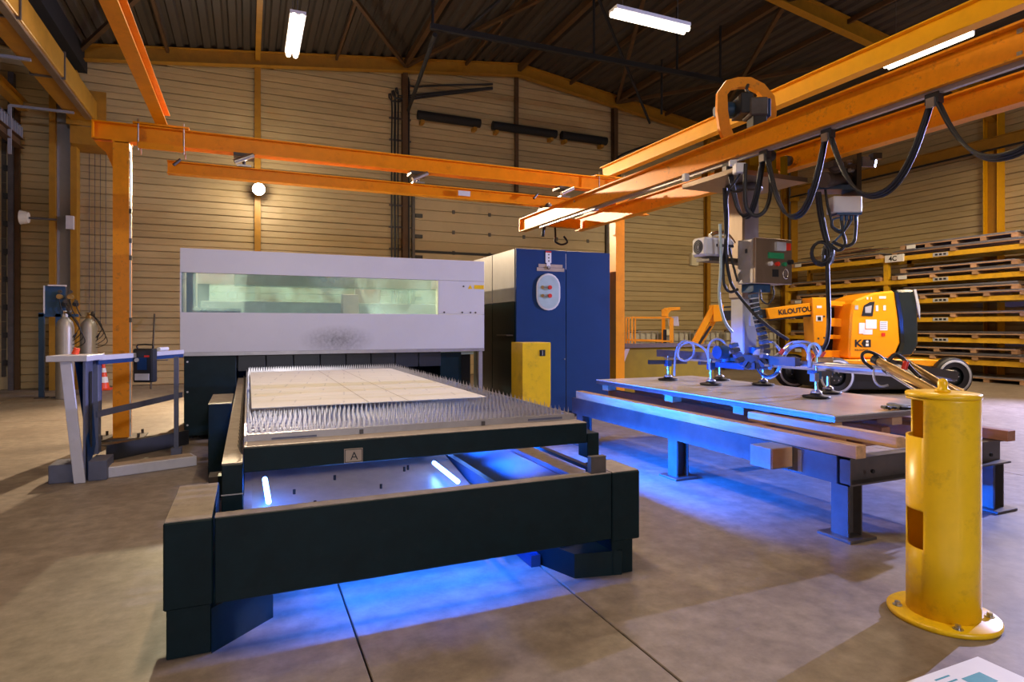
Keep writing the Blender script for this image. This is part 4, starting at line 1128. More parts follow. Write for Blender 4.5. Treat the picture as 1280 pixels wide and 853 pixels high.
# leaning front post (tapered plate)
MB().prism([(-1.47, .0), (-1.38, .0), (-1.49, 1.13), (-1.578, 1.13)], (0, 6.76, 0), (1, 0, 0), (0, 0, 1), 0, .03).build('column_face', 'lilac_lit_white', ba, .004)
MB().prism([(6.76, .05), (7.02, .12), (7.10, 1.12), (6.76, 1.12)], (-1.385, 0, 0), (0, 1, 0), (0, 0, 1), -.02, .0).build('column_side', 'slate_paint', ba)
MB().add([(-1.47, 6.765, 1.12), (-1.372, 6.765, .3), (-1.372, 6.765, .05), (-1.36, 7.05, .3), (-1.40, 7.1, 1.12)], [(0, 1, 3, 4), (1, 2, 3)]).build('column_inner', 'blue_paint', ba)
bx('light_slit', 'black_matte', ba, -1.372, -1.366, 6.87, 6.93, .3, 1.02)
bx('column_back', 'slate_paint', ba, -1.45, -1.34, 7.05, 7.18, .2, 1.13, bevel=.004)
MB().prism([(-1.68, 6.72), (-1.36, 6.70), (-1.30, 7.12), (-1.62, 7.05)], (0, 0, 1.125), (1, 0, 0), (0, 1, 0), 0, .055).build('top_cap', 'lilac_lit_white', ba, .004)
MB().cyl((-1.52, 7.0, 1.18), (-1.50, 7.0, 1.24), .03, .026, n=12).build('beacon', 'cone_red', ba)
bx('counterweight', 'slate_paint', ba, -1.68, -1.39, 6.80, 7.1, 0, .17, bevel=.006)
bx('counterweight', 'slate_paint', ba, -1.372, -1.22, 6.78, 7.1, 0, .185, bevel=.006)
MB().bar((-1.3, 6.93, .05), (-.52, 7.2, .05), .2, .1).build('floor_bar', 'lilac_lit_white', ba, .006)
MB().bar((-1.25, 6.95, .102), (-.55, 7.19, .102), .16, .008).build('bar_grip', 'tape', ba)
MB().channel((-1.42, 7.72, .09), (-.7, 8.45, .09), .1, .17, .012, -1).build('floor_channel', 'black_plastic', ba)
ra, rb_ = Vector((-1.36, 7.05, 1.14)), Vector((-.74, 8.35, 1.14))
MB().bar(ra, rb_, .07, .05).build('top_rail', 'lilac_lit_white', ba, .004)
MB().bar(ra - UP * .045, rb_ - UP * .045, .05, .04).build('rail_underside', 'blue_paint', ba)
MB().bar(ra + Vector((0, 0, -.55)), rb_ + Vector((0, 0, -.52)), .03, .06).build('mid_rail', 'slate_paint', ba)
MB().bar((-1.40, 7.2, .86), (-1.37, 7.26, .86), .05, .57, (0, 0, 1)).build('hinge_panel', 'blue_paint', ba)
bx('rail_post', 'slate_paint', ba, -.755, -.71, 7.68, 7.73, 0, 1.11)
bx('rail_post_foot', 'slate_paint', ba, -.78, -.68, 7.65, 7.76, 0, .1)
rp_ = MB().cyl((-.93, 7.93, 1.189), (-.86, 8.08, 1.189), .022, n=10)
rp_.build('paper_roll', 'white_paper', label='small white paper roll lying on the barrier rail', cat='paper')
# operator unit hung over the rail
dv = thing('control_pendant', (-1.03, 7.53, .9), 'black control unit with blue lit front hung on the barrier rail', 'control unit')
dd = (rb_ - ra).normalized(); dn = Vector((dd.y, -dd.x, 0))
MD = Matrix((dn.cross(UP) * -1, -dn, UP)).transposed()
pc = Vector((-1.02, 7.56, 1.03)) + dn * .11 - Rv * .1
MDv = Matrix((Rv, Fv, UP)).transposed()
MB().obox(pc, (.21, .1, .36), MDv).build('case', 'black_plastic', dv, .012)
MB().obox(pc - Fv * .053 + UP * .02, (.1, .012, .13), MDv).build('screen', 'blue_paint', dv)
MB().obox(pc - Fv * .055 - UP * .12, (.15, .01, .07), MDv).build('name_plate', 'lilac_lit_white', dv)
MB().cyl(pc - Fv * .05 - Rv * .05 + UP * .06, pc - Fv * .075 - Rv * .05 + UP * .06, .022, n=12).build('stop_button', 'light_grey', dv)
MB().obox(pc - Fv * .056 + Rv * .05 + UP * .1, (.05, .01, .02), MDv).build('red_strip', 'red', dv)
MB().tube([pc + UP * .18 - Rv * .08, pc + UP * .22 - Rv * .08, pc + UP * .22 + Rv * .08, pc + UP * .18 + Rv * .08], .009, 6, 2).build('handle', 'black_plastic', dv)
MB().tube([pc + UP * .05 - Rv * .13 + Fv * .08, pc + UP * .05 + Rv * .2 + Fv * .08], .006, 6, 1).build('bracket_wire', 'steel', dv)
MB().bar((-.98, 7.6, 1.17), pc + UP * .1, .04, .03).build('hook', 'black_plastic', dv)

# gas cylinder stand
gs = thing('manifold_stand', (-3.65, 15, 0), 'blue steel stand with gas valve board by the sectional door', 'stand')
bx('board', 'blue_frame', gs, -3.76, -3.42, 15.02, 15.05, 1.68, 2.27)
bx('board_side', 'light_grey', gs, -3.78, -3.76, 14.98, 15.06, 1.7, 2.27)
for x0 in (-3.86, -3.58):
    bx('post', 'blue_frame', gs, x0, x0 + .09, 14.98, 15.06, 0, 1.72)
    bx('foot_plate', 'dark_steel', gs, x0 - .05, x0 + .14, 14.9, 15.14, 0, .02)
bx('crossbar', 'blue_frame', gs, -3.86, -3.2, 14.98, 15.06, 1.64, 1.7)
bx('rack_rail', 'light_grey', gs, -3.7, -3.4, 14.95, 15.02, 2.26, 2.29)
for k in range(4):
    x = -3.5 + k * .09
    MB().cyl((x, 14.9, 2.05 - (k % 2) * .15), (x, 15.02, 2.05 - (k % 2) * .15), .05, n=12).build('regulator', 'black_plastic' if k % 2 else 'brass', gs)
    MB().cyl((x + .02, 14.86, 2.15 - (k % 2) * .2), (x + .02, 14.9, 2.15 - (k % 2) * .2), .035, n=12).build('gauge', 'dark_steel', gs)
    MB().tube([(x, 14.9, 2.0), (x + .05, 14.85, 1.8), (x + .1, 14.9, 1.66)], .01, 6).build('gas_line', 'black_rubber', gs)
for i, (gx, gy, hz, lab) in enumerate(((-3.36, 14.72, 1.62, 'tall grey gas cylinder next to the blue valve stand'), (-3.12, 15.5, 1.6, 'tall grey gas cylinder half hidden behind the first cylinder'))):
    gc = thing('gas_cylinder', (gx, gy, 0), lab, 'gas cylinder', 'gas cylinders by the blue stand')
    MB().lathe((gx, gy, 0), [(.001, 0), (.15, 0), (.155, .02), (.155, hz - .2), (.13, hz - .08), (.07, hz - .01), (.045, hz + .02), (.001, hz + .02)], 22).build('body', 'cylinder_grey', gc)
    MB().lathe((gx, gy, hz), [(.05, 0), (.05, .06), (.03, .08), (.03, .14), (.001, .14)], 14).build('valve', 'light_grey' if i == 0 else 'brass', gc)
    MB().cyl((gx, gy - .02, hz + .1), (gx + .12, gy - .1, hz + .1), .02, n=8).build('valve_outlet', 'brass', gc)
    MB().sphere((gx + .1, gy - .1, hz + .12), .045).build('gauge', 'dark_steel', gc)
    for k in range(4):
        MB().tube([(gx + .05 + k * .02, gy - .1, hz + .1), (gx + .2 + k * .03, gy - .14, hz - .02 - k * .08), (gx + .26 + k * .03, gy - .1, hz - .2 - k * .1), (gx + .12, gy - .05, hz - .42 - k * .06), (gx + .2, gy, hz - .3)], .008, 6).build('hose', 'black_rubber', gc)
# traffic cone
tc = thing('traffic_cone', (-3.02, 16.4, 0), 'red and white traffic cone standing by the gable wall', 'traffic cone')
MB().prism([(-.17, -.17), (.17, -.17), (.17, .17), (-.17, .17)], (-3.02, 16.4, 0), (1, 0, 0), (0, 1, 0), 0, .04).build('base', 'cone_red', tc, .01)
z0 = .04; segs = [('cone_red', .13), ('white_paper', .13), ('cone_red', .1), ('white_paper', .1), ('cone_red', .13)]
for m_, hh in segs:
    r0 = .13 - z0 * .17; r1 = .13 - (z0 + hh) * .17
    MB().cyl((-3.02, 16.4, z0), (-3.02, 16.4, z0 + hh), r0, r1, n=20).build('band', m_, tc); z0 += hh
# broom handle and wooden board by the wall
MB().cyl((-2.06, 16.2, .0), (-2.1, 17.15, 1.75), .02, n=8).build('broom_handle', 'dark_steel', label='thin dark pole leaning on the wall behind the orange column', cat='pole')
MB().box(-1.18, -1.0, 14.4, 14.46, 0, 2.0).build('wooden_board', 'pallet_wood', label='upright wooden board behind the left end of the laser', cat='board')

# ================================================================== RIGHT TABLE
TX0, TX1, TY0, TY1, TZ0, TZ1 = 3.72, 5.56, 2.85, 6.68, .365, .555
rt = thing('support_table', (4.6, 4.7, 0), 'low steel channel support table carrying timbers and a sheet stack', 'table')
zc = (TZ0 + TZ1) / 2; hh = TZ1 - TZ0
MB().channel((TX0 + .04, TY0 + .092, zc), (TX0 + .04, TY1, zc), .08, hh, .012, 1).build('long_channel', 'raw_steel', rt)
MB().channel((TX1 - .04, TY1, zc), (TX1 - .04, TY0 + .092, zc), .08, hh, .012, 1).build('long_channel', 'raw_steel', rt)
MB().channel((TX1, TY0 + .045, zc), (TX0, TY0 + .045, zc), .09, hh, .012, -1).build('end_channel', 'raw_steel', rt)
MB().channel((TX0 + .08, TY1 - .045, zc), (TX1 - .08, TY1 - .045, zc), .09, hh, .012, 1).build('end_channel', 'raw_steel', rt)
bx('end_cap', 'raw_steel', rt, TX0 + .0, TX0 + .012, TY0 - .002, TY0 + .1, TZ0, TZ1)
for yy in (4.1, 5.4):
    MB().ibeam((TX0 + .08, yy, zc - .01), (TX1 - .08, yy, zc - .01), .1, .14).build('cross_beam', 'raw_steel', rt)
for x0, yy in ((3.79, 2.93), (3.79, 4.72), (3.79, 6.5), (5.42, 2.93), (5.42, 4.72), (5.42, 6.5)):
    MB().ibeam((x0, yy, .02), (x0, yy, TZ0), .13, .14, .01, .008, (1, 0, 0)).build('leg', 'raw_steel', rt)
    bx('web_plate', 'raw_steel', rt, x0 - .062, x0 - .058, yy - .07, yy + .07, .02, TZ0)
    MB().obox((x0, yy, .01), (.26, .26, .02)).build('foot_plate', 'raw_steel', rt, .003)
MB().box(3.5, 3.72, 3.32, 3.52, .40, .554).build('side_stub', 'galvanised', rt, .004)
bx('stub_face', 'pallet_wood', rt, 3.51, 3.71, 3.315, 3.32, .41, .55)
bx('corner_bracket', 'galvanised', rt, 3.715, 3.735, 3.24, 3.27, .38, .54)
for xx in (3.95, 5.3):
    MB().cyl((xx, TY0 - .004, .45), (xx, TY0 + .01, .45), .014, n=10).build('bolt_hole', 'black_matte', rt)


def timber(name, x0, x1, y0, y1, z0, z1, label, m_='wood'):
    return MB().box(x0, x1, y0, y1, z0, z1).build(name, m_, None, .004, label=label, cat='timber', group='timbers on the support table')


timber('timber', 3.74, 3.84, 2.82, 6.62, .555, .645, 'long reddish timber along the open edge of the support table', 'wood')
timber('timber', 3.9, 4.1, 3.84, 3.94, .555, .625, 'short crosswise timber half hidden under the sheet stack edge', 'wood_red')
timber('timber', 4.0, 4.085, 2.72, 4.05, .625, .705, 'pale timber end sticking out furthest from under the sheet stack')
timber('timber', 4.42, 4.5, 2.95, 4.8, .555, .625, 'timber lying flat between the two lowest battens')
timber('timber', 4.95, 5.05, 2.9, 6.4, .555, .64, 'red brown timber hidden behind the yellow bollard', 'wood_red')
timber('timber', 5.38, 5.48, 2.78, 5.8, .557, .64, 'reddish timber at the far edge of the support table', 'wood_red')
timber('timber', 4.0, 4.34, 3.1, 3.22, .555, .625, 'short crosswise timber under the protruding pale timber', 'wood_red')
# pallet under stack
pl = thing('wood_pallet', (4.85, 4.9, .63), 'wooden pallet under the steel sheet stack on the support table', 'pallet')
for x0 in (4.1, 4.8, 5.44):
    for yy in (3.3, 4.2, 5.2, 6.45):
        bx('block', 'pallet_wood', pl, x0, x0 + .12, yy, yy + .13, .645, .712)
for yy in (3.3, 4.2, 5.2, 6.45):
    bx('deck_board', 'pallet_wood', pl, 4.08, 5.58, yy, yy + .13, .712, .722)
bx('bottom_board', 'wood_red', pl, 4.2, 4.28, 3.25, 6.6, .555, .645)
bx('bottom_board', 'wood_red', pl, 5.1, 5.2, 3.25, 6.6, .555, .645)
bx('bottom_board', 'wood_red', pl, 4.6, 4.7, 3.25, 6.6, .555, .645)
bx('bearer', 'wood_red', pl, 4.1, 5.56, 3.9, 3.98, .645, .712)
ssk = thing('sheet_stack', (4.85, 4.9, .722), 'stack of bare steel sheets under the suction cups', 'sheet metal')
for k in range(5):
    o = (k % 2) * .004
    bx('sheet', 'sheet_stack' if k == 4 else 'steel', ssk, 4.06 + o, 5.58 + o, 3.24 - o, 6.66 - o, .722 + k * .0104, .7314 + k * .0104)
# gloves
gv = thing('work_gloves', (5.0, 3.5, .775), 'crumpled grey work gloves lying on the steel sheets', 'gloves')
gc0 = V(1122, 503, 4.95); gz = .776
gc0.z = gz
b = MB()
for (dx, dy, dz, a, bb, cc) in ((0, 0, .022, .09, .05, .022), (.07, .01, .02, .06, .045, .018), (-.02, .03, .035, .05, .04, .016)):
    b.sphere(gc0 + Vector((dx, dy, dz)), 1, 12, (a, bb, cc))
b.build('palm', 'glove_fabric', gv)
for k in range(4):
    a = gc0 + Vector((-.07, -.03 + k * .02, .016))
    MB().tube([a, a + Vector((-.04, .005, .004)), a + Vector((-.075, 0, -.002 + .006 * (k % 2)))], .013, 8, 3).build('finger', 'black_rubber' if k < 2 else 'glove_fabric', gv)
MB().tube([gc0 + Vector((.1, -.02, .016)), gc0 + Vector((.14, -.03, .012)), gc0 + Vector((.165, -.02, .012))], .014, 8, 3).build('thumb', 'slate_paint', gv)
MB().tube([gc0 + Vector((-.04, -.05, .015)), gc0 + Vector((.02, -.06, .012)), gc0 + Vector((.08, -.055, .014))], .014, 8, 3).build('cuff', 'black_rubber', gv)

# ================================================================== BOLLARD
BC = Vector((3.185, 1.93, 0)); BR = .156
bo = thing('yellow_bollard', tuple(BC), 'yellow tubular steel bollard with two cut windows and lifting knob', 'bollard')
dirc = math.atan2(-BC.y, -BC.x)     # towards the viewer side of the hall


def wall(r, n=72):
    zs = [.028, .35, .54, .55, .90, 1.085, 1.095]
    b = MB()
    vs = []
    for z in zs:
        for i in range(n):
            a = dirc + 2 * PI * i / n
            vs.append(BC + Vector((r * math.cos(a), r * math.sin(a), z)))
    fs = []
    for j in range(len(zs) - 1):
        for i in range(n):
            ang = 360.0 * i / n
            cut = 270 <= ang % 360 < 325
            lo_cut = j == 1 and 262 <= ang < 328
            hi_cut = j == 4 and 240 <= ang < 328
            if lo_cut or hi_cut: continue
            fs.append((j * n + i, j * n + (i + 1) % n, (j + 1) * n + (i + 1) % n, (j + 1) * n + i))
    b.add(vs, fs, True)
    return b


o = wall(BR).build('tube', 'safety_yellow', bo)
sd_ = o.modifiers.new('wall', 'SOLIDIFY'); sd_.thickness = .012; sd_.offset = -1
MB().lathe(BC, [(.001, 1.095), (BR - .01, 1.095), (BR + .004, 1.098), (BR + .004, 1.115), (BR - .002, 1.12), (.001, 1.12)], 48).build('cap', 'safety_yellow', bo)
MB().lathe(BC, [(.001, 1.12), (.034, 1.12), (.034, 1.135), (.022, 1.14), (.022, 1.17), (.016, 1.185), (.001, 1.19)], 20).build('lifting_knob', 'safety_yellow', bo)
MB().lathe(BC, [(.001, 0), (.235, 0), (.24, .01), (.24, .022), (.232, .028), (.001, .028)], 48).build('base_plate', 'safety_yellow', bo)
for k in range(4):
    a = dirc + .8 + k * PI / 2 - .5
    p = BC + Vector((.197 * math.cos(a), .197 * math.sin(a), .028))
    MB().cyl(p, p + Vector((0, 0, .02)), .014, n=6).build('anchor_bolt', 'steel', bo)
    MB().cyl(p, p + Vector((0, 0, .004)), .022, n=14).build('washer', 'steel', bo)

# coated plate on the floor
fp_ = thing('floor_plate', (2.2, 1.1, 0), 'pale coated metal plate lying on the floor by the bollard', 'sheet metal')
bx('plate', 'light_grey', fp_, 1.3, 2.91, .35, 1.62, .0, .012, bevel=.002)
bx('plate', 'white_paper', fp_, 1.295, 2.905, .345, 1.615, .012, .016)
bx('printed_mark', 'teal_print', fp_, 2.66, 2.78, 1.47, 1.54, .016, .0165)
for k in range(2):
    bx('printed_line', 'teal_print', fp_, 2.55 - k * .03, 2.64, 1.57 - k * .03, 1.578 - k * .03, .016, .0165)

# ================================================================== BOOM LIFT
LD = 13.5; PXM = LD / FPX
lo_ = V(1075, HOR, LD); lo_.z = 0
bl_ = thing('boom_lift', tuple(lo_), 'orange articulated boom lift with black counterweight behind the sheet stack', 'boom lift')


def P2(px, py): return ((px - 1075) * PXM, EYE + (HOR - py) * PXM)


def lp(name, pts, w0, w1, m_, bevel=0.0, parent=bl_):
    """outline in photo pixels on the lift's side plane, thickness from w0 to w1 away from the viewer"""
    return MB().prism([P2(*p) for p in pts], lo_, Rv, UP, -w0, -w1).build(name, m_, parent, bevel)


tu = lp('engine_cover', [(1044, 447), (1044, 436), (1046, 400), (1048, 381), (1053, 376), (1074, 368), (1099, 365), (1104, 400), (1106, 428), (1101, 440), (1090, 447)], -.55, .55, 'lift_orange', .04)
lp('counterweight', [(1099, 364.5), (1122, 364), (1126, 380), (1127, 405), (1127, 430), (1120, 444), (1097, 446), (1104, 438), (1107, 428), (1105, 400)], -.58, .58, 'counterweight', .05)
lp('hood_edge', [(1120, 364), (1123, 364), (1127.5, 385), (1127.5, 400), (1124, 385)], -.6, -.57, 'grey_plastic')
lp('turntable', [(1020, 448), (1130, 447), (1182, 451), (1182, 456), (1020, 456)], -.7, .7, 'lift_orange', .02)
lp('chassis', [(1010, 460), (1180, 460), (1178, 484), (1016, 484)], -.55, .9, 'black_plastic', .02)
lp('tower_block', [(1005, 373), (1024, 373), (1025, 397), (1021, 432), (1008, 432)], -.35, .1, 'lift_orange', .015)
lp('boom', [(951, 386.5), (1007, 379), (1007, 393.5), (955, 399.5)], -.3, -.05, 'lift_orange', .01)
lp('boom_underside', [(955, 399.7), (1007, 393.8), (1007, 396), (955, 401)], -.28, -.07, 'black_plastic')
lp('upper_link', [(1022, 376), (1050, 378), (1050, 384), (1022, 382)], -.2, .1, 'lift_orange', .01)
lp('upper_link', [(1024, 397), (1046, 399), (1046, 409), (1030, 408), (1024, 404)], -.2, .1, 'lift_orange', .01)
lp('lower_link', [(1023, 418), (1046, 419), (1046, 424), (1022, 424)], -.2, .1, 'lift_orange', .01)
lp('lower_link', [(1010, 438), (1046, 438), (1046, 447), (1010, 447)], -.2, .3, 'lift_orange', .01)
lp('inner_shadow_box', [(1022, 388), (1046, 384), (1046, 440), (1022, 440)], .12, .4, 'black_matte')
lp('boom_extension', [(897, 389), (951, 387), (953, 398), (897, 401)], -.24, -.1, 'black_plastic', .01)
lp('boom_extension', [(896, 384), (925, 382), (925, 384), (896, 386)], -.2, -.16, 'black_rubber')
lp('jib_elbow', [(885.5, 382), (899, 382), (896.5, 402), (886, 403)], -.32, -.02, 'lift_orange', .01)
lp('jib_bar', [(885, 382), (891, 384), (868, 428), (861, 426)], -.3, -.2, 'lift_orange', .008)
lp('jib_bar', [(889, 400), (894, 401), (876, 431), (870, 429)], -.12, -.02, 'lift_orange', .008)
lp('jib_rod', [(884, 408), (887, 408), (869, 436), (866, 435)], -.17, -.14, 'black_plastic')
lp('jib_bar', [(861, 426), (868, 428), (858, 465), (853, 464)], -.3, -.2, 'lift_orange', .008)
# basket
bs = lp('basket_rail', [(783, 396.5), (831, 397), (831, 398.5), (783, 398)], -.6, -.56, 'lift_orange')
lp('basket_rail', [(783, 424), (831, 425), (831, 427), (783, 426)], -.6, -.56, 'lift_orange')
lp('basket_rail', [(783, 396.5), (831, 397), (831, 398.5), (783, 398)], .1, .14, 'lift_orange')
lp('basket_rail', [(783, 424), (831, 425), (831, 427), (783, 426)], .1, .14, 'lift_orange')
for q in (783, 786.5):
    lp('basket_post', [(q, 397), (q + 1.6, 397), (q + 1.6, 452), (q, 452)], -.6, -.56, 'lift_orange')
    lp('basket_post', [(q, 397), (q + 1.6, 397), (q + 1.6, 452), (q, 452)], .1, .14, 'lift_orange')
lp('basket_post', [(829, 398), (833, 398), (833, 452), (829, 452)], -.6, -.54, 'lift_orange')
lp('basket_post', [(829, 398), (833, 398), (833, 452), (829, 452)], .1, .14, 'lift_orange')
lp('basket_floor', [(780, 449), (862, 449), (862, 453), (780, 453)], -.62, .16, 'lift_orange')
lp('console_guard', [(824, 388), (828, 385.5), (841, 385), (841, 388.5), (830, 389.5), (827, 393), (827, 398), (824, 396)], -.6, -.2, 'lift_orange', .006)
lp('console', [(831, 397), (840, 396), (841, 408), (833, 408)], -.5, -.2, 'grey_plastic', .01)
lp('console_cable', [(834, 408), (836, 408), (835, 425), (833, 432)], -.4, -.36, 'black_rubber')
lp('drive_cylinder', [(826, 412), (829, 412), (829, 432), (826, 432)], -.3, -.2, 'black_matte')
# wheels
for px, w in ((1020, -.75), (1158, -.75), (1012, .85), (1150, .85)):
    c0 = lo_ + Rv * ((px - 1075) * PXM) + Fv * w + UP * .40
    b = MB(); M3 = Matrix((Rv, UP, Fv)).transposed()
    q = MB().lathe((0, 0, 0), [(.2, -.10), (.33, -.12), (.385, -.10), (.40, -.05), (.40, .05), (.385, .10), (.33, .12), (.2, .1)], 36)
    b.add([c0 + M3 @ p for p in q.v], q.f, True); t_ = b.build('tyre', 'black_rubber', bl_)
    b = MB(); q = MB().lathe((0, 0, 0), [(.3, -.125), (.345, -.128), (.345, -.118), (.3, -.115)], 36)
    b.add([c0 + M3 @ p for p in q.v], q.f, True); b.build('rim_ring', 'grey_plastic', bl_)
    b = MB(); q = MB().lathe((0, 0, 0), [(.001, -.08), (.14, -.08), (.2, -.02), (.28, -.06), (.28, .05), (.001, .05)], 28)
    b.add([c0 + M3 @ p for p in q.v], q.f, True); b.build('wheel_disc', 'counterweight', bl_)
    for k in range(6):
        a = k * PI / 3
        p = c0 + M3 @ Vector((.09 * math.cos(a), .09 * math.sin(a), -.085))
        MB().cyl(p, p - Fv * .02, .014, n=6).build('wheel_nut', 'steel', bl_)
# lettering and stickers on the lift's side plane
SP = lo_ - Fv * .552


def lt(txt, px, py, hpx, wpx, nm='lettering', m_='text_black', off=0, rot=0.0):
    a, z = P2(px, py)
    u = Rv * math.cos(rot) + UP * math.sin(rot); v = UP * math.cos(rot) - Rv * math.sin(rot)
    return text(txt, nm, m_, bl_, lo_ - Fv * off + Rv * a + UP * z, u, v, hpx * PXM, wpx * PXM, bold=.03, lift=.004)


lt('KiLOUTOU', 966, 394.3, 6.4, 41, off=.302, rot=.115)
lt('K', 1051, 433, 9, 9.5, off=.552)
lp('logo_box', [(1061.5, 424), (1070, 424), (1070, 433), (1061.5, 433), (1059, 428.5)], -.560, -.551, 'text_black', parent=tu)
lp('logo_dot', [(1064.3, 425.1), (1066.7, 425.1), (1067.2, 426.4), (1066.7, 427.7), (1064.3, 427.7), (1063.8, 426.4)], -.565, -.559, 'white_paper', parent=tu)
lp('logo_stem', [(1063.8, 428.8), (1067.2, 428.8), (1067.2, 431.9), (1063.8, 431.9)], -.565, -.559, 'white_paper', parent=tu)
lt('KILOUTOU', 1051, 437.5, 2, 17, off=.552)
lp('control_window', [(1059, 395.5), (1062, 383), (1069, 379), (1074.5, 378.5), (1072, 396)], -.562, -.551, 'black_plastic', parent=tu)
lp('gauge', [(1063, 385), (1071, 383), (1070, 392), (1063, 392)], -.566, -.56, 'grey_plastic', parent=tu)
for q in ((1056, 404, 1063, 417), (1064, 400, 1077, 411), (1061, 412, 1072, 418), (1081, 402, 1090, 413), (1076, 383, 1079, 390), (1085, 383, 1088, 389), (1080, 372, 1088, 375), (1065, 373, 1067, 376), (1070, 373, 1071, 376), (1051, 383, 1055, 388)):
    lp('sticker', [(q[0], q[1]), (q[2], q[1]), (q[2], q[3]), (q[0], q[3])], -.558, -.551, 'white_paper' if q[0] != 1051 else 'grey_plastic', parent=tu)
for k in range(4):
    lp('sticker_line', [(1081.5, 403 + k * 2.4), (1089, 403 + k * 2.4), (1089, 404.2 + k * 2.4), (1081.5, 404.2 + k * 2.4)], -.561, -.557, 'grey_plastic', parent=tu)
lp('lock', [(1083, 416), (1087, 416), (1087, 420), (1083, 420)], -.565, -.55, 'red', parent=tu)
for q in ((1011, 383, 1017, 386), (1010, 395, 1018, 402)):
    lp('sticker', [(q[0], q[1]), (q[2], q[1]), (q[2], q[3]), (q[0], q[3])], -.356, -.351, 'white_paper')
lp('warning_mark', [(1012, 396.5), (1016, 396.5), (1016, 401), (1012, 401)], -.360, -.356, 'text_black')
for q in ((1013, 423), (1020, 422), (1020, 396)):
    lp('pin', [(q[0] - 1, q[1] - 1), (q[0] + 1, q[1] - 1), (q[0] + 1, q[1] + 1), (q[0] - 1, q[1] + 1)], -.358, -.35, 'dark_steel')

# ================================================================== OCHRE SKIP AND TANKS
sk = thing('steel_skip', (7.25, 9.9, 0), 'low ochre steel container between orange column and boom lift', 'container')
bx('front_wall', 'ochre', sk, 6.25, 8.45, 9.45, 9.48, .05, 1.05)
bx('side_wall', 'ochre', sk, 6.25, 6.28, 9.48, 10.3, .05, 1.05)
bx('side_wall', 'ochre', sk, 8.42, 8.45, 9.48, 10.3, .05, 1.05)
bx('rear_wall', 'ochre', sk, 6.25, 8.45, 10.3, 10.33, .05, 1.05)
bx('floor_panel', 'ochre', sk, 6.28, 8.42, 9.48, 10.3, .05, .08)
bx('rim', 'roof_brown', sk, 6.2, 8.5, 9.4, 9.47, 1.05, 1.1)
bx('rim', 'roof_brown', sk, 6.2, 8.5, 10.28, 10.38, 1.05, 1.1)
MB().prism([(6.27, .75), (6.36, 1.04), (6.46, 1.04), (6.3, .70)], (0, 9.44, 0), (1, 0, 0), (0, 0, 1), 0, .02).build('corner_brace', 'tape', sk)
for xx in (6.5, 8.1):
    bx('skid', 'dark_steel', sk, xx, xx + .1, 9.5, 10.3, 0, .05)
for k in range(5):
    x0 = 10.7 + k * 1.28; y0 = 15.7
    t_ = thing('storage_tank', (x0 + .55, y0 + .5, 0), ['white caged liquid tank next to the yellow wall post behind the lift basket', 'white caged liquid tank second from the sectional door', 'white caged liquid tank in the middle of the tank row',
               'white caged liquid tank beside the tank nearest the rack', 'white caged liquid tank nearest the rack'][k], 'tank', 'caged tanks along the gable wall')
    bx('tank', 'tank_white', t_, x0 + .04, x0 + 1.1, y0 + .04, y0 + .96, .17, 1.25, bevel=.06)
    bx('pallet_base', 'dark_steel', t_, x0, x0 + 1.14, y0, y0 + 1.0, 0, .15)
    for q in range(6):
        bx('cage_bar', 'galvanised', t_, x0 + .02 + q * .215, x0 + .045 + q * .215, y0, y0 + .02, .15, 1.3)
    for q in range(4):
        bx('cage_bar', 'galvanised', t_, x0 + .02, x0 + 1.12, y0 - .01, y0 + .012, .35 + q * .31, .375 + q * .31)
    MB().cyl((x0 + .57, y0 + .5, 1.24), (x0 + .57, y0 + .5, 1.32), .12, n=16).build('lid', 'black_plastic', t_)
bx('tank_note', 'cream', None, 12.0, 12.35, 15.64, 15.68, 1.16, 1.36, label='small cream junction box on the cage of a liquid tank', cat='junction box')

# ================================================================== RACK
RX = 17.5
rk = thing('sheet_rack', (RX + .6, 11, 0), 'long yellow storage rack full of sheet metal pallets along the side wall', 'rack')
LV = [3.36, 2.68, 2.10, 1.57, 1.01, .43]
posts = [15.9, 12.25, 8.5]
for yy in posts:
    for xx in (RX + .03, RX + 1.1):
        bx('post', 'rack_yellow', rk, xx, xx + .12, yy - .07, yy + .07, 0, 3.5 if xx > 17.6 or yy != 15.9 else 3.45)
for a, b_ in zip(posts[:-1], posts[1:]):
    for z in LV:
        bx('front_beam', 'rack_yellow', rk, RX - .02, RX + .04, b_, a, z, z + .13, bevel=.004)
        bx('rear_beam', 'rack_yellow', rk, RX + 1.1, RX + 1.16, b_, a, z, z + .13)
    for q in (1, 2):
        yy = a + (b_ - a) * q / 3
        for z in LV:
            bx('cross_bar', 'rack_yellow', rk, RX + .04, RX + 1.1, yy - .04, yy + .04, z + .02, z + .11)
text('4C', 'lettering', 'text_black', rk, (RX - .085, 12.08, 3.37), (0, -1, 0), (0, 0, 1), .15, bold=.02)
bx('bay_sign', 'white_paper', rk, RX - .08, RX - .03, 11.65, 12.2, 3.34, 3.55)
for z in LV[:5]:
    sg = bx('beam_label', 'grey_plastic', rk, RX - .03, RX - .02, 10.45, 10.85, z + .02, z + .12)
    for q in range(3):
        bx('label_mark', 'text_black', sg, RX - .034, RX - .03, 10.5 + q * .11, 10.57 + q * .11, z + .045, z + .095)


LNAMES = ['topmost', 'second highest', 'third highest', 'fourth highest', 'fifth highest', 'lowest beam', 'floor']


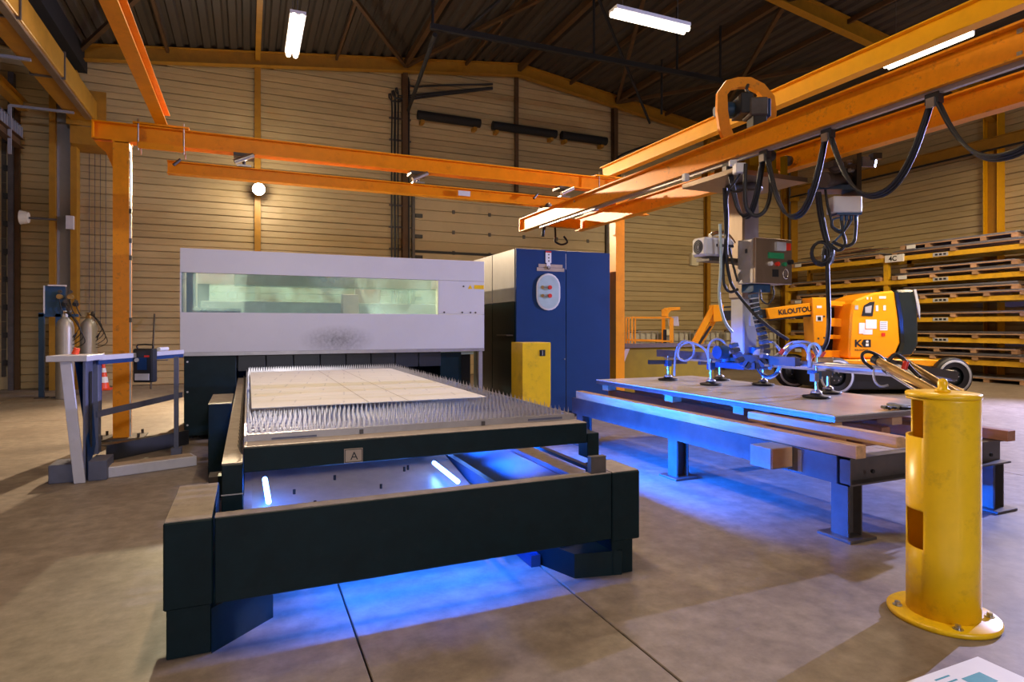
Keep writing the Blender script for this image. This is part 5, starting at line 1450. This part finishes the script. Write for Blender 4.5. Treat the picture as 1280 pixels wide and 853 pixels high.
def load(li, y0, y1, z, bay, layer=''):
    """a pallet with a sheet pack on one rack level"""
    lev = LNAMES[li]
    t_ = thing('rack_pallet', (RX + .5, (y0 + y1) / 2, z), f'wooden {layer}pallet on the {lev} rack level, {bay}', 'pallet', 'pallets in the sheet rack')
    w = random.choice((3, 4, 4, 5))
    for k in range(w):
        yy = y0 + (y1 - y0 - .14) * k / (w - 1)
        bx('block', 'pallet_wood', t_, RX - .06, RX + .08, yy, yy + .14, z, z + .09)
        bx('stringer', 'pallet_wood', t_, RX + .08, RX + 1.0, yy + .02, yy + .12, z, z + .09)
    bx('deck_board', 'pallet_wood', t_, RX - .07, RX + .06, y0, y1, z + .09, z + .115)
    bx('deck_board', 'pallet_wood', t_, RX + .45, RX + .6, y0, y1, z + .09, z + .115)
    if random.random() < .5:
        bx('paper_tag', 'white_paper', t_, RX - .085, RX - .072, y1 - .45, y1 - .2, z + .005, z + .11)
    n_ = random.choice((1, 2, 3))
    s_ = thing('sheet_pack', (RX + .5, (y0 + y1) / 2, z + .115), f'sheet pack of {layer}pallet on the {lev} rack level, {bay}', 'sheet metal', 'sheet packs in the rack')
    zz = z + .115
    for k in range(n_):
        th_ = random.uniform(.012, .035)
        bx('sheet', 'rack_sheet', s_, RX - .05 + random.uniform(0, .06), RX + 1.02, y0 + random.uniform(-.05, .12), y1 - random.uniform(-.05, .12), zz, zz + th_); zz += th_ + .0005
    return zz


for bi, (a, b_) in enumerate(zip(posts[:-1], posts[1:])):
    bay = ['bay behind the boom', 'bay with 4C sign'][bi]
    if bi == 0 or bi == 1 or bi == 2:
        for li, z in enumerate(LV):
            zt = load(li, b_ + .12, a - .25, z + .13, bay)
            if (bi, li) in ((1, 1), (1, 2), (1, 5), (0, 2), (1, 0)): load(li, b_ + .3, a - .5, zt, bay, 'upper ')
        load(6, b_ + .12, a - .25, .0, bay)
# thin scrap strips lying on top
sc = thing('scrap_bundle', (RX + .5, 14, 3.49), 'untidy bundle of rusty offcut strips on top of the rack', 'scrap metal')
for k in range(26):
    y0 = random.uniform(12.5, 14.0); x0 = RX + random.uniform(-.0, .8); z = 3.69 + k * .0095
    MB().bar((x0, y0, z), (x0 + random.uniform(-.25, .25), y0 + random.uniform(1.0, 1.6), z + random.uniform(-.01, .02)), .06, .012).build('strip', 'wood_red' if k % 3 else 'dark_steel', sc)
